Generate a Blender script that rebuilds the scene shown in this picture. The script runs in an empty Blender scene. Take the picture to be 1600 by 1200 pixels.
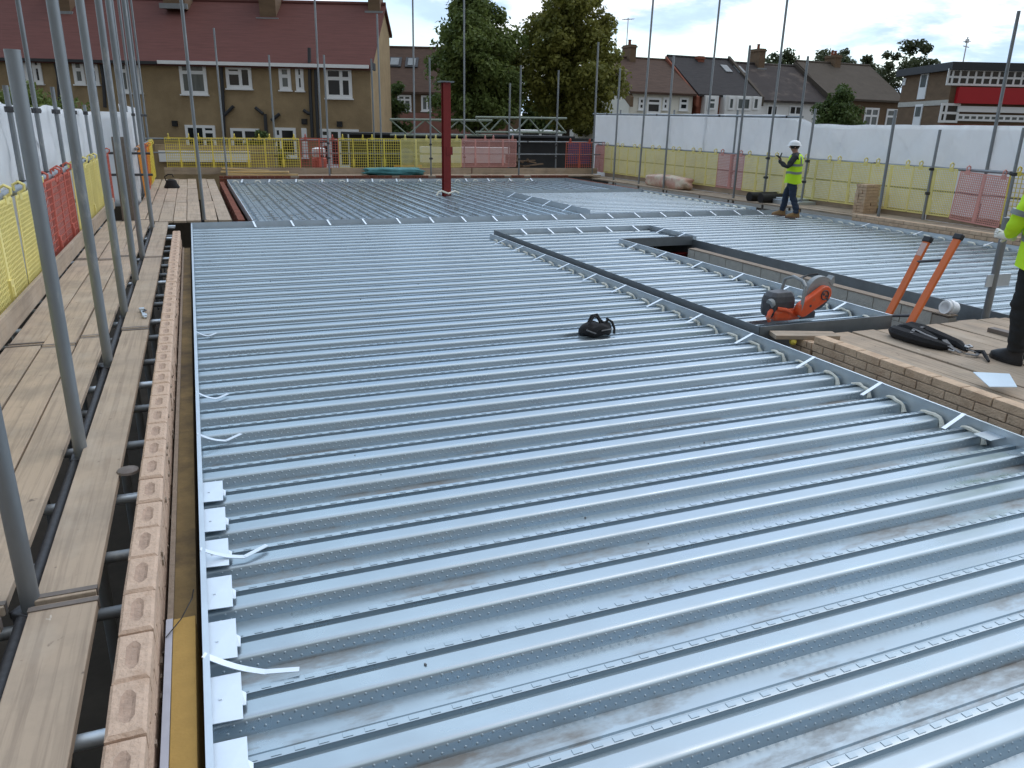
import bpy, bmesh, math, random
import numpy as np
from mathutils import Vector, Matrix
random.seed(7); np.random.seed(7)
S = bpy.context.scene
C = S.collection
PI = math.pi
R_ = math.radians

# ---------------------------------------------------------------- camera
F_PX, CW, CH = 1193.02, 1600.0, 1200.0
PITCH, YAW, ROLL, EYE = R_(18.694), R_(22.2685), R_(1.3249), 1.9
_f = Vector((math.sin(YAW)*math.cos(PITCH), math.cos(YAW)*math.cos(PITCH), -math.sin(PITCH)))
_r0 = Vector((math.cos(YAW), -math.sin(YAW), 0))
_u0 = Vector((math.sin(YAW)*math.sin(PITCH), math.cos(YAW)*math.sin(PITCH), math.cos(PITCH)))
_r = math.cos(ROLL)*_r0 + math.sin(ROLL)*_u0
_u = -math.sin(ROLL)*_r0 + math.cos(ROLL)*_u0
cd = bpy.data.cameras.new('camera'); cam = bpy.data.objects.new('camera', cd); C.objects.link(cam)
cd.sensor_width = 36; cd.lens = 36*F_PX/CW; cd.clip_end = 3000; cd.clip_start = .05
M = Matrix((( _r.x, _u.x, -_f.x, 0), (_r.y, _u.y, -_f.y, 0), (_r.z, _u.z, -_f.z, EYE), (0, 0, 0, 1)))
cam.matrix_world = M
S.camera = cam

def ray(px, py):
    return _f + _r*((px-CW/2)/F_PX) - _u*((py-CH/2)/F_PX)
def aty(px, py, y):
    r = ray(px, py); t = y/r.y; return Vector((r.x*t, y, EYE+r.z*t))
def hd(px, py, d):
    """point on the upright plane square to the view heading, d metres ahead: (u, z)"""
    r = ray(px, py); t = d/(r.x*math.sin(YAW)+r.y*math.cos(YAW))
    x, y = r.x*t, r.y*t
    return (x*math.cos(YAW)-y*math.sin(YAW), EYE+r.z*t)
def hw(u, d):
    return (u*math.cos(YAW)+d*math.sin(YAW), -u*math.sin(YAW)+d*math.cos(YAW))

# ---------------------------------------------------------------- mesh helpers
class MB:
    def __init__(s): s.v = []; s.f = []; s.mi = []; s.m = 0
    def add(s, vs, fs):
        n = len(s.v); s.v += [tuple(v) for v in vs]; s.f += [tuple(i+n for i in f) for f in fs]; s.mi += [s.m]*len(fs)
    def box(s, c, d, R=None):
        c = Vector(c); P = []
        for z in (-.5, .5):
            for x, y in ((-.5, -.5), (.5, -.5), (.5, .5), (-.5, .5)):
                p = Vector((x*d[0], y*d[1], z*d[2]))
                P.append(c + (R @ p if R else p))
        s.add(P, [(3,2,1,0),(4,5,6,7),(0,1,5,4),(1,2,6,5),(2,3,7,6),(3,0,4,7)])
        return s
    def bb(s, a, b):
        return s.box([(a[i]+b[i])/2 for i in range(3)], [abs(b[i]-a[i]) for i in range(3)])
    def beam(s, p, q, w, h, up=(0,0,1)):
        p, q = Vector(p), Vector(q); t = (q-p).normalized(); x = t.cross(Vector(up)).normalized(); z = x.cross(t)
        P = []
        for c in (p, q):
            for a, b in ((-.5,-.5),(.5,-.5),(.5,.5),(-.5,.5)): P.append(c + x*(a*w) + z*(b*h))
        s.add(P, [(3,2,1,0),(4,5,6,7),(0,1,5,4),(1,2,6,5),(2,3,7,6),(3,0,4,7)])
        return s
    def path(s, pts, r, n=8, cap=True):
        pts = [Vector(p) for p in pts]; k = len(pts); rr = r if isinstance(r, (list, tuple)) else [r]*k
        V = []; ref = None
        for i, p in enumerate(pts):
            t = (pts[min(i+1, k-1)]-pts[max(i-1, 0)]).normalized()
            if ref is None: ref = Vector((0,0,1)) if abs(t.z) < .9 else Vector((1,0,0))
            x = t.cross(ref).normalized(); y = x.cross(t).normalized(); ref = y
            for j in range(n):
                a = 2*PI*j/n; V.append(p + (x*math.cos(a)+y*math.sin(a))*rr[i])
        Fs = []
        for i in range(k-1):
            for j in range(n):
                a, b = i*n+j, i*n+(j+1) % n; Fs.append((a, b, b+n, a+n))
        if cap: Fs += [tuple(range(n-1, -1, -1)), tuple(range((k-1)*n, k*n))]
        s.add(V, Fs); return s
    def tube(s, p, q, r, n=10, r2=None): return s.path([p, q], [r, r if r2 is None else r2], n)
    def loft(s, rings, cap=True):
        n = len(rings[0]); V = [p for r in rings for p in r]; Fs = []
        for i in range(len(rings)-1):
            for j in range(n):
                a, b = i*n+j, i*n+(j+1) % n; Fs.append((a, b, b+n, a+n))
        if cap: Fs += [tuple(range(n-1, -1, -1)), tuple(range((len(rings)-1)*n, len(rings)*n))]
        s.add(V, Fs); return s
    def lathe(s, c, prof, n=16, R=None):
        c = Vector(c); rings = []
        for r, z in prof:
            rings.append([c + (R @ Vector((r*math.cos(2*PI*j/n), r*math.sin(2*PI*j/n), z)) if R else Vector((r*math.cos(2*PI*j/n), r*math.sin(2*PI*j/n), z))) for j in range(n)])
        return s.loft(rings)
    def prism(s, poly, vec):
        n = len(poly); vec = Vector(vec); P = [Vector(p) for p in poly]
        s.add(P+[p+vec for p in P], [tuple(range(n-1,-1,-1)), tuple(range(n, 2*n))]+[(i, (i+1) % n, (i+1) % n+n, i+n) for i in range(n)])
        return s
    def quad(s, *p): s.add(p, [tuple(range(len(p)))]); return s
    def build(s, name, mat, parent=None, smooth=False, bevel=0, loc=None):
        me = bpy.data.meshes.new(name); me.from_pydata(s.v, [], s.f)
        mats = mat if isinstance(mat, (list, tuple)) else [mat]
        for m in mats: me.materials.append(m)
        if len(mats) > 1: me.polygons.foreach_set('material_index', s.mi)
        bm = bmesh.new(); bm.from_mesh(me); bmesh.ops.recalc_face_normals(bm, faces=bm.faces); bm.to_mesh(me); bm.free()
        if smooth: me.shade_smooth(); me.set_sharp_from_angle(angle=R_(38))
        o = bpy.data.objects.new(name, me); C.objects.link(o)
        if parent: o.parent = parent
        if loc is not None: o.location = loc
        if bevel:
            b = o.modifiers.new('bevel', 'BEVEL'); b.width = bevel; b.segments = 2; b.limit_method = 'ANGLE'; b.angle_limit = R_(40)
        return o

def tag(o, label=None, cat=None, group=None, kind=None):
    if label: o['label'] = label
    if cat: o['category'] = cat
    if group: o['group'] = group
    if kind: o['kind'] = kind
    return o
def thing(name, label, cat, loc=(0,0,0), rz=0, group=None):
    o = bpy.data.objects.new(name, None); C.objects.link(o); o.location = loc; o.rotation_euler = (0,0,rz)
    o.empty_display_size = .1
    return tag(o, label, cat, group)
KIDS = {}
def copy_tree(o, parent=None):
    c = o.copy(); C.objects.link(c)
    if parent: c.parent = parent
    for ch in list(o.children): copy_tree(ch, c)
    return c
ORD = ['nearest','second nearest','third nearest','fourth nearest','fifth nearest','sixth nearest','seventh nearest','eighth nearest','ninth nearest','tenth nearest','eleventh nearest','twelfth nearest','thirteenth nearest','fourteenth nearest','fifteenth nearest','sixteenth nearest','seventeenth nearest','eighteenth nearest']
NTH = ['first','second','third','fourth','fifth','sixth','seventh','eighth','ninth','tenth','eleventh','twelfth','thirteenth','fourteenth','fifteenth','sixteenth','seventeenth','eighteenth','nineteenth','twentieth']

# ---------------------------------------------------------------- materials
def mat(name, col, rough=.6, metal=0, var=.12, scale=8, stretch=(1,1,1), bump=.0, bscale=60, spec=.5, rand=.0, stain=None, alpha=1, trans=0):
    """procedural surface: base colour with two noises, optional random tone per object, stains and bump"""
    m = bpy.data.materials.new(name); m.use_nodes = True
    N, L = m.node_tree.nodes, m.node_tree.links
    b = N['Principled BSDF']; b.inputs['Roughness'].default_value = rough; b.inputs['Metallic'].default_value = metal
    b.inputs['Specular IOR Level'].default_value = spec
    tc = N.new('ShaderNodeTexCoord'); mp = N.new('ShaderNodeMapping'); mp.inputs['Scale'].default_value = stretch
    oi = N.new('ShaderNodeObjectInfo')
    off = N.new('ShaderNodeVectorMath'); off.operation = 'MULTIPLY_ADD'
    cmb = N.new('ShaderNodeCombineXYZ')
    for i in range(3): L.new(oi.outputs['Random'], cmb.inputs[i])
    off.inputs[1].default_value = (37, 53, 71); L.new(cmb.outputs[0], off.inputs[0]); L.new(tc.outputs['Object'], off.inputs[2])
    L.new(off.outputs[0], mp.inputs['Vector'])
    n1 = N.new('ShaderNodeTexNoise'); n1.inputs['Scale'].default_value = scale; n1.inputs['Detail'].default_value = 6; n1.inputs['Roughness'].default_value = .65
    L.new(mp.outputs[0], n1.inputs['Vector'])
    def ramp(src, a, bb):
        r = N.new('ShaderNodeMapRange'); r.inputs[1].default_value = .25; r.inputs[2].default_value = .75; r.inputs[3].default_value = a; r.inputs[4].default_value = bb
        L.new(src, r.inputs[0]); return r.outputs[0]
    val = ramp(n1.outputs[0], 1-var, 1+var)
    if rand:
        rr = N.new('ShaderNodeMapRange'); rr.inputs[3].default_value = 1-rand; rr.inputs[4].default_value = 1+rand; L.new(oi.outputs['Random'], rr.inputs[0])
        mu = N.new('ShaderNodeMath'); mu.operation = 'MULTIPLY'; L.new(val, mu.inputs[0]); L.new(rr.outputs[0], mu.inputs[1]); val = mu.outputs[0]
    sc = N.new('ShaderNodeVectorMath'); sc.operation = 'SCALE'; sc.inputs[0].default_value = col[:3]; L.new(val, sc.inputs['Scale'])
    out = sc.outputs[0]
    if stain:
        scol, sscale, lo, hi = stain
        n2 = N.new('ShaderNodeTexNoise'); n2.inputs['Scale'].default_value = sscale; n2.inputs['Detail'].default_value = 8; n2.inputs['Roughness'].default_value = .7
        L.new(mp.outputs[0], n2.inputs['Vector'])
        r = N.new('ShaderNodeMapRange'); r.inputs[1].default_value = lo; r.inputs[2].default_value = hi; L.new(n2.outputs[0], r.inputs[0])
        mx = N.new('ShaderNodeMix'); mx.data_type = 'RGBA'; L.new(r.outputs[0], mx.inputs[0]); L.new(out, mx.inputs[6]); mx.inputs[7].default_value = (*scol, 1)
        out = mx.outputs[2]
    L.new(out, b.inputs['Base Color'])
    if bump:
        n3 = N.new('ShaderNodeTexNoise'); n3.inputs['Scale'].default_value = bscale; n3.inputs['Detail'].default_value = 4
        L.new(mp.outputs[0], n3.inputs['Vector'])
        bp = N.new('ShaderNodeBump'); bp.inputs['Strength'].default_value = bump; bp.inputs['Distance'].default_value = .02; L.new(n3.outputs[0], bp.inputs['Height']); L.new(bp.outputs[0], b.inputs['Normal'])
    if alpha < 1: b.inputs['Alpha'].default_value = alpha
    if trans: b.inputs['Transmission Weight'].default_value = trans
    return m

def deck_mat():
    m = mat('galvanised_deck', (.385,.455,.50), .30, .9, .035, 2, (.35,4,1), 0, 25)
    N, L = m.node_tree.nodes, m.node_tree.links; b = N['Principled BSDF']
    base = b.inputs['Base Color'].links[0].from_socket
    geo = N.new('ShaderNodeNewGeometry'); sx = N.new('ShaderNodeSeparateXYZ'); L.new(geo.outputs['Position'], sx.inputs[0])
    # mud dried in the troughs: long streaks along the ribs, only where the sheet lies low
    mp = N.new('ShaderNodeMapping'); mp.inputs['Scale'].default_value = (1.1, 2.9, 1); L.new(geo.outputs['Position'], mp.inputs['Vector'])
    n = N.new('ShaderNodeTexNoise'); n.inputs['Scale'].default_value = 1.0; n.inputs['Detail'].default_value = 9; n.inputs['Roughness'].default_value = .72; L.new(mp.outputs[0], n.inputs['Vector'])
    r = N.new('ShaderNodeMapRange'); r.inputs[1].default_value = .50; r.inputs[2].default_value = .66; L.new(n.outputs[0], r.inputs[0])
    low = N.new('ShaderNodeMapRange'); low.inputs[1].default_value = -.144; low.inputs[2].default_value = -.133; low.inputs[3].default_value = .75; low.inputs[4].default_value = .05; L.new(sx.outputs[2], low.inputs[0])
    mu = N.new('ShaderNodeMath'); mu.operation = 'MULTIPLY'; L.new(r.outputs[0], mu.inputs[0]); L.new(low.outputs[0], mu.inputs[1])
    mx = N.new('ShaderNodeMix'); mx.data_type = 'RGBA'; L.new(mu.outputs[0], mx.inputs[0]); L.new(base, mx.inputs[6]); mx.inputs[7].default_value = (.16,.125,.09,1)
    L.new(mx.outputs[2], b.inputs['Base Color'])
    inv = N.new('ShaderNodeMapRange'); inv.inputs[3].default_value = .82; inv.inputs[4].default_value = 0; L.new(mu.outputs[0], inv.inputs[0]); L.new(inv.outputs[0], b.inputs['Metallic'])
    n4 = N.new('ShaderNodeTexNoise'); n4.inputs['Scale'].default_value = 5; n4.inputs['Detail'].default_value = 1.5; L.new(geo.outputs['Position'], n4.inputs['Vector'])
    rr = N.new('ShaderNodeMapRange'); rr.inputs[1].default_value = .3; rr.inputs[2].default_value = .7; rr.inputs[3].default_value = .24; rr.inputs[4].default_value = .38; L.new(n4.outputs[0], rr.inputs[0])
    ad = N.new('ShaderNodeMath'); ad.operation = 'MULTIPLY_ADD'; L.new(mu.outputs[0], ad.inputs[0]); ad.inputs[1].default_value = .4; L.new(rr.outputs[0], ad.inputs[2]); L.new(ad.outputs[0], b.inputs['Roughness'])
    return m

X = {}
X['deck'] = deck_mat()
X['galv'] = mat('galvanised_trim', (.62,.68,.73), .42, .75, .08, 4, (1,1,1), .04, 30)
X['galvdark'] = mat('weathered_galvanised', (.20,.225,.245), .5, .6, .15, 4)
X['tab'] = mat('bright_zinc', (.74,.80,.86), .4, .55, .05, 6)
X['pole'] = mat('scaffold_steel', (.25,.27,.285), .5, .55, .16, 5, (1,1,.3), 0, 60, .5, .14, ((.40,.40,.39), 7, .56, .72))
X['coupler'] = mat('coupler_steel', (.07,.07,.075), .55, .5, .3, 30)
def wood_mat(name, grain):
    m = bpy.data.materials.new(name); m.use_nodes = True
    N, L = m.node_tree.nodes, m.node_tree.links; b = N['Principled BSDF']; b.inputs['Roughness'].default_value = .85; b.inputs['Specular IOR Level'].default_value = .3
    tc = N.new('ShaderNodeTexCoord'); oi = N.new('ShaderNodeObjectInfo'); cmb = N.new('ShaderNodeCombineXYZ')
    for i in range(3): L.new(oi.outputs['Random'], cmb.inputs[i])
    off = N.new('ShaderNodeVectorMath'); off.operation = 'MULTIPLY_ADD'; off.inputs[1].default_value = (37,53,71); L.new(cmb.outputs[0], off.inputs[0]); L.new(tc.outputs['Object'], off.inputs[2])
    def noise(scale, stretch, det=6, rough=.6, dist=0):
        mp = N.new('ShaderNodeMapping'); mp.inputs['Scale'].default_value = stretch; L.new(off.outputs[0], mp.inputs[0])
        n = N.new('ShaderNodeTexNoise'); n.inputs['Scale'].default_value = scale; n.inputs['Detail'].default_value = det; n.inputs['Roughness'].default_value = rough; n.inputs['Distortion'].default_value = dist
        L.new(mp.outputs[0], n.inputs[0]); return n.outputs[0]
    def rng(src, a, bb, lo=0., hi=1.):
        r = N.new('ShaderNodeMapRange'); r.inputs[1].default_value = a; r.inputs[2].default_value = bb; r.inputs[3].default_value = lo; r.inputs[4].default_value = hi; L.new(src, r.inputs[0]); return r.outputs[0]
    def mix(f, a, bcol):
        x = N.new('ShaderNodeMix'); x.data_type = 'RGBA'; L.new(f, x.inputs[0])
        if isinstance(a, tuple): x.inputs[6].default_value = (*a,1)
        else: L.new(a, x.inputs[6])
        x.inputs[7].default_value = (*bcol,1); return x.outputs[2]
    g = (38,1.1,38) if grain == 'y' else (1.1,38,38)
    fine = noise(1.0, g, 5, .6, .6)
    c = mix(rng(oi.outputs['Random'], 0, 1), (.50,.385,.28), (.43,.34,.255))
    c = mix(rng(noise(2.6, (1,1,1), 7, .65), .42, .68, 0, .75), c, (.31,.255,.20))
    c = mix(rng(fine, .48, .70, 0, .55), c, (.22,.17,.13))
    c = mix(rng(noise(1.3, (1.6,1,1), 5), .52, .72, 0, .5), c, (.52,.445,.36))
    c = mix(rng(noise(17, (1,1,1), 3, .5), .70, .76, 0, .8), c, (.16,.125,.10))
    c = mix(rng(noise(7.5, (1.5,1,1), 4, .55, .4), .735, .765, 0, .9), c, (.66,.61,.53))
    L.new(c, b.inputs['Base Color'])
    bp = N.new('ShaderNodeBump'); bp.inputs['Strength'].default_value = .35; bp.inputs['Distance'].default_value = .008; L.new(fine, bp.inputs['Height']); L.new(bp.outputs[0], b.inputs['Normal'])
    return m
X['wood'] = wood_mat('board_timber', 'y'); X['woodx'] = wood_mat('board_timber_across', 'x')
X['hoop'] = mat('board_end_band', (.18,.15,.13), .6, .3, .2, 20)
X['brick'] = mat('pink_brick', (.58,.425,.32), .92, 0, .13, 14, (1,1,1), .5, 60, .15, 0, ((.44,.29,.2), 5, .55, .75))
X['brickt'] = mat('buff_brick', (.64,.47,.33), .92, 0, .2, 9, (1,1,1), .5, 60, .15, 0, ((.50,.34,.23), 3.5, .5, .7))
X['brickr'] = mat('red_brick', (.20,.075,.05), .92, 0, .3, 7, (1,1,1), .4, 40, .15)
X['frog'] = mat('brick_frog', (.42,.295,.22), .95, 0, .25, 20, bump=.4)
X['mortar'] = mat('mortar', (.30,.235,.18), .95, 0, .2, 20, bump=.4)
X['foamins'] = mat('insulation_foam', (.42,.26,.07), .85, 0, .12, 9, bump=.15, bscale=80)
X['foamold'] = mat('dirty_insulation', (.20,.135,.055), .9, 0, .35, 4, bump=.2, bscale=60, stain=((.08,.055,.03), 2.2, .45, .65))
X['foil'] = mat('insulation_facing', (.45,.45,.50), .5, .2, .1, 10)
X['foam'] = mat('expanding_foam', (.86,.84,.74), .9, 0, .1, 30, bump=.5, bscale=90)
X['red'] = mat('red_oxide_steel', (.22,.022,.02), .55, 0, .12, 4, (1,1,.3), 0, 60, .4)
X['block'] = mat('concrete_block', (.52,.50,.45), .95, 0, .14, 7, bump=.4, bscale=50)
X['blockm'] = mat('block_mortar', (.40,.36,.31), .95, 0, .1, 20)
X['sheet'] = mat('white_sheeting', (.90,.91,.92), .45, 0, .04, 1.2, (1,1,1), .6, 2.6, .4)
def translucent(m, k):
    N, L = m.node_tree.nodes, m.node_tree.links; b = N['Principled BSDF']
    tr = N.new('ShaderNodeBsdfTranslucent'); L.new(b.inputs['Base Color'].links[0].from_socket, tr.inputs[0])
    ms = N.new('ShaderNodeMixShader'); ms.inputs[0].default_value = k
    L.new(b.outputs[0], ms.inputs[1]); L.new(tr.outputs[0], ms.inputs[2]); L.new(ms.outputs[0], N['Material Output'].inputs[0])
translucent(X['sheet'], .5)
X['gy'] = mat('yellow_plastic', (.80,.64,.10), .55, 0, .1, 4, rand=.08)
X['gyp'] = mat('faded_yellow_plastic', (.84,.73,.27), .55, 0, .1, 4, rand=.08)
X['gr'] = mat('red_plastic', (.56,.13,.09), .55, 0, .1, 4, rand=.08)
X['go'] = mat('orange_plastic', (.78,.30,.04), .55, 0, .1, 4, rand=.08)
X['gp'] = mat('faded_red_plastic', (.68,.33,.29), .55, 0, .1, 4, rand=.08)
X['pebble'] = mat('pebbledash', (.37,.275,.165), .95, 0, .16, 1.5, (1,1,1), .6, 30, .1, 0, ((.28,.205,.12), .6, .5, .75))
X['rooftile'] = mat('red_roof_tiles', (.135,.055,.047), .85, 0, .2, 1.5, (.7,3,13), .3, 8, .2)
X['roofbrown'] = mat('brown_roof_tiles', (.095,.06,.045), .85, 0, .3, 1.5, (1,3,9), .3, 8, .2)
X['roofgrey'] = mat('grey_roof_slates', (.045,.041,.042), .8, 0, .3, 1.5, (1,3,9), .3, 8, .2)
X['roofmott'] = mat('mottled_roof_tiles', (.06,.05,.048), .85, 0, .2, .8, (1,1,2), .3, 8, .2, 0, ((.13,.105,.09), .55, .5, .66))
X['roofbg'] = mat('grey_brown_roof_tiles', (.095,.078,.062), .85, 0, .15, 1.2, (1,1,2), .3, 8, .2)
X['upvc'] = mat('white_window_plastic', (.90,.91,.92), .4, 0, .03, 3)
X['glass'] = mat('window_glass', (.018,.022,.026), .12, 0, .6, .7, spec=.45)
X['glassl'] = mat('window_glass_with_curtain', (.13,.15,.15), .15, 0, .5, 1.2, (3,3,.4), spec=.5)
X['black'] = mat('black_plastic', (.012,.012,.014), .5, 0, .2, 20)
X['fabric'] = mat('black_fabric', (.010,.010,.012), .8, 0, .4, 25, bump=.4, bscale=90)
X['webbing'] = mat('grey_webbing', (.16,.16,.165), .7, 0, .3, 60)
X['render'] = mat('white_render', (.86,.86,.85), .85, 0, .05, 1.5)
X['cream'] = mat('cream_render', (.84,.81,.72), .85, 0, .06, 1.5)
X['brickf'] = mat('house_brick_red', (.26,.085,.05), .9, 0, .2, 3, (1,1,3))
X['brickb'] = mat('house_brick_brown', (.17,.11,.065), .9, 0, .22, 1.2, (1,1,3), .3, 20)
X['brickp'] = mat('house_brick_pink', (.30,.14,.11), .9, 0, .2, 2)
X['redpanel'] = mat('red_cladding', (.48,.012,.02), .45, 0, .04, 2)
X['fascia'] = mat('dark_fascia', (.035,.037,.042), .6, 0, .1, 3)
X['lead'] = mat('lead_flashing', (.25,.27,.28), .6, .1, .15, 4)
X['orange'] = mat('orange_glassfibre', (.66,.135,.02), .45, 0, .08, 5, (1,1,.4))
X['sticker'] = mat('white_sticker', (.58,.40,.36), .5, 0, .1, 30)
X['alu'] = mat('aluminium', (.5,.5,.5), .4, .8, .1, 10)
X['sawo'] = mat('saw_orange', (.75,.10,.025), .45, 0, .1, 12, stain=((.35,.16,.10), 9, .52, .68))
X['sawg'] = mat('saw_grey', (.30,.32,.33), .5, .2, .15, 15)
X['sawd'] = mat('saw_dark', (.06,.06,.068), .5, 0, .3, 20)
X['lime'] = mat('lime_fabric', (.56,.88,.015), .7, 0, .05, 8, bump=.3, bscale=14)
X['tape'] = mat('reflective_tape', (.22,.24,.24), .4, .2, .1, 20)
X['navy'] = mat('navy_denim', (.022,.035,.062), .85, 0, .25, 14, bump=.4, bscale=16)
X['darkcloth'] = mat('dark_cloth', (.012,.013,.014), .85, 0, .25, 14, bump=.5, bscale=14)
X['jacket'] = mat('charcoal_cloth', (.022,.024,.027), .85, 0, .25, 14, bump=.4, bscale=16)
X['skin'] = mat('skin', (.42,.23,.16), .55, 0, .08, 10)
X['hair'] = mat('dark_hair', (.02,.015,.012), .6, 0, .3, 40)
X['helmet'] = mat('white_helmet', (.82,.83,.84), .3, 0, .03, 6)
X['boot'] = mat('tan_leather', (.28,.16,.06), .6, 0, .2, 12)
X['sole'] = mat('boot_sole', (.20,.10,.06), .7, 0, .2, 20)
X['glove'] = mat('pale_glove', (.68,.66,.60), .8, 0, .15, 25)
X['tarp'] = mat('teal_tarpaulin', (.06,.24,.26), .5, 0, .25, 5, bump=.5, bscale=10)
X['pale'] = mat('pale_blue_sheet', (.66,.78,.88), .5, 0, .03, 5)
X['ptim'] = mat('new_timber', (.58,.42,.20), .75, 0, .12, 5, (1,8,8))
X['pinkpack'] = mat('pink_wrap', (.62,.36,.28), .5, 0, .12, 3, stain=((.74,.64,.5), 2.5, .45, .6), bump=.5, bscale=9)
X['clear'] = mat('milky_plastic', (.6,.63,.64), .3, 0, .1, 6, alpha=.55)
X['ground'] = mat('site_mud', (.075,.06,.045), .95, 0, .3, 1.5, bump=.5, bscale=6)
X['asphalt'] = mat('ground_outside', (.09,.085,.07), .95, 0, .3, .4, bump=.3, bscale=4)
X['hoard'] = mat('dark_hoarding', (.022,.022,.022), .7, 0, .4, 2)
X['truss'] = mat('grey_green_truss', (.23,.27,.22), .55, .3, .15, 3)
X['bark'] = mat('bark', (.06,.045,.032), .9, 0, .3, 6, (4,4,1), .5, 20)
X['blue'] = mat('blue_board', (.06,.08,.20), .6, 0, .1, 4)

def leaf_mat(name, c1, c2, scale=.9):
    m = bpy.data.materials.new(name); m.use_nodes = True
    N, L = m.node_tree.nodes, m.node_tree.links; b = N['Principled BSDF']
    b.inputs['Roughness'].default_value = .6; b.inputs['Specular IOR Level'].default_value = .25
    tc = N.new('ShaderNodeTexCoord'); n = N.new('ShaderNodeTexNoise'); n.inputs['Scale'].default_value = scale; n.inputs['Detail'].default_value = 8; n.inputs['Roughness'].default_value = .75
    L.new(tc.outputs['Object'], n.inputs['Vector'])
    r = N.new('ShaderNodeMapRange'); r.inputs[1].default_value = .32; r.inputs[2].default_value = .68; L.new(n.outputs[0], r.inputs[0])
    mx = N.new('ShaderNodeMix'); mx.data_type = 'RGBA'; L.new(r.outputs[0], mx.inputs[0]); mx.inputs[6].default_value = (*c1, 1); mx.inputs[7].default_value = (*c2, 1)
    L.new(mx.outputs[2], b.inputs['Base Color'])
    tr = N.new('ShaderNodeBsdfTranslucent'); L.new(mx.outputs[2], tr.inputs[0]); ms = N.new('ShaderNodeMixShader'); ms.inputs[0].default_value = .35
    L.new(b.outputs[0], ms.inputs[1]); L.new(tr.outputs[0], ms.inputs[2]); L.new(ms.outputs[0], N['Material Output'].inputs[0])
    return m
X['leaf'] = leaf_mat('leaves_green', (.085,.125,.036), (.21,.26,.07))
X['leafo'] = leaf_mat('leaves_olive', (.115,.13,.03), (.30,.285,.065))
X['leafd'] = leaf_mat('leaves_dark', (.05,.085,.026), (.125,.17,.05))
X['leafb'] = leaf_mat('leaves_far', (.055,.075,.04), (.12,.14,.065))

# ---------------------------------------------------------------- sky and sun
SUN_EL, SUN_AZ = R_(56), R_(78)     # azimuth measured from +Y towards +X
w = bpy.data.worlds.new('World'); S.world = w; w.use_nodes = True
N, L = w.node_tree.nodes, w.node_tree.links
bg = N['Background']; bg.inputs[1].default_value = .125
sky = N.new('ShaderNodeTexSky'); sky.sky_type = 'NISHITA'; sky.sun_disc = False; sky.sun_elevation = SUN_EL; sky.sun_rotation = SUN_AZ
sky.air_density = 1.0; sky.dust_density = 1.2
tc = N.new('ShaderNodeTexCoord'); sp = N.new('ShaderNodeSeparateXYZ'); L.new(tc.outputs['Generated'], sp.inputs[0])
zz = N.new('ShaderNodeMath'); zz.operation = 'MAXIMUM'; zz.inputs[1].default_value = 0; L.new(sp.outputs[2], zz.inputs[0])
za = N.new('ShaderNodeMath'); za.operation = 'ADD'; za.inputs[1].default_value = .22; L.new(zz.outputs[0], za.inputs[0])
cx = N.new('ShaderNodeMath'); cx.operation = 'DIVIDE'; L.new(sp.outputs[0], cx.inputs[0]); L.new(za.outputs[0], cx.inputs[1])
cy = N.new('ShaderNodeMath'); cy.operation = 'DIVIDE'; L.new(sp.outputs[1], cy.inputs[0]); L.new(za.outputs[0], cy.inputs[1])
cz = N.new('ShaderNodeCombineXYZ'); L.new(cx.outputs[0], cz.inputs[0]); L.new(cy.outputs[0], cz.inputs[1])
cn = N.new('ShaderNodeTexNoise'); cn.inputs['Scale'].default_value = 1.25; cn.inputs['Detail'].default_value = 9; cn.inputs['Roughness'].default_value = .56; cn.inputs['Distortion'].default_value = .25
L.new(cz.outputs[0], cn.inputs['Vector'])
cover = N.new('ShaderNodeMapRange'); cover.interpolation_type = 'SMOOTHSTEP'; cover.inputs[1].default_value = .40; cover.inputs[2].default_value = .56; L.new(cn.outputs[0], cover.inputs[0])
cn2 = N.new('ShaderNodeTexNoise'); cn2.inputs['Scale'].default_value = 2.0; cn2.inputs['Detail'].default_value = 7; cn2.inputs['Roughness'].default_value = .6
mpo = N.new('ShaderNodeMapping'); mpo.inputs['Location'].default_value = (5.3, 2.1, 0); L.new(cz.outputs[0], mpo.inputs[0]); L.new(mpo.outputs[0], cn2.inputs['Vector'])
lit = N.new('ShaderNodeMapRange'); lit.interpolation_type = 'SMOOTHSTEP'; lit.inputs[1].default_value = .42; lit.inputs[2].default_value = .62; L.new(cn2.outputs[0], lit.inputs[0])
cc = N.new('ShaderNodeMix'); cc.data_type = 'RGBA'; L.new(lit.outputs[0], cc.inputs[0]); cc.inputs[6].default_value = (2.7, 3.6, 4.9, 1); cc.inputs[7].default_value = (6.5, 6.65, 6.85, 1)
up = N.new('ShaderNodeMapRange'); up.interpolation_type = 'SMOOTHSTEP'; up.inputs[1].default_value = .10; up.inputs[2].default_value = .42; up.inputs[4].default_value = .85; L.new(sp.outputs[2], up.inputs[0])
cu = N.new('ShaderNodeMix'); cu.data_type = 'RGBA'; L.new(up.outputs[0], cu.inputs[0]); L.new(cc.outputs[2], cu.inputs[6]); cu.inputs[7].default_value = (4.2, 5.5, 6.9, 1)
hz = N.new('ShaderNodeMix'); hz.data_type = 'RGBA'; L.new(cover.outputs[0], hz.inputs[0]); L.new(sky.outputs[0], hz.inputs[6]); L.new(cu.outputs[2], hz.inputs[7])
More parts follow.
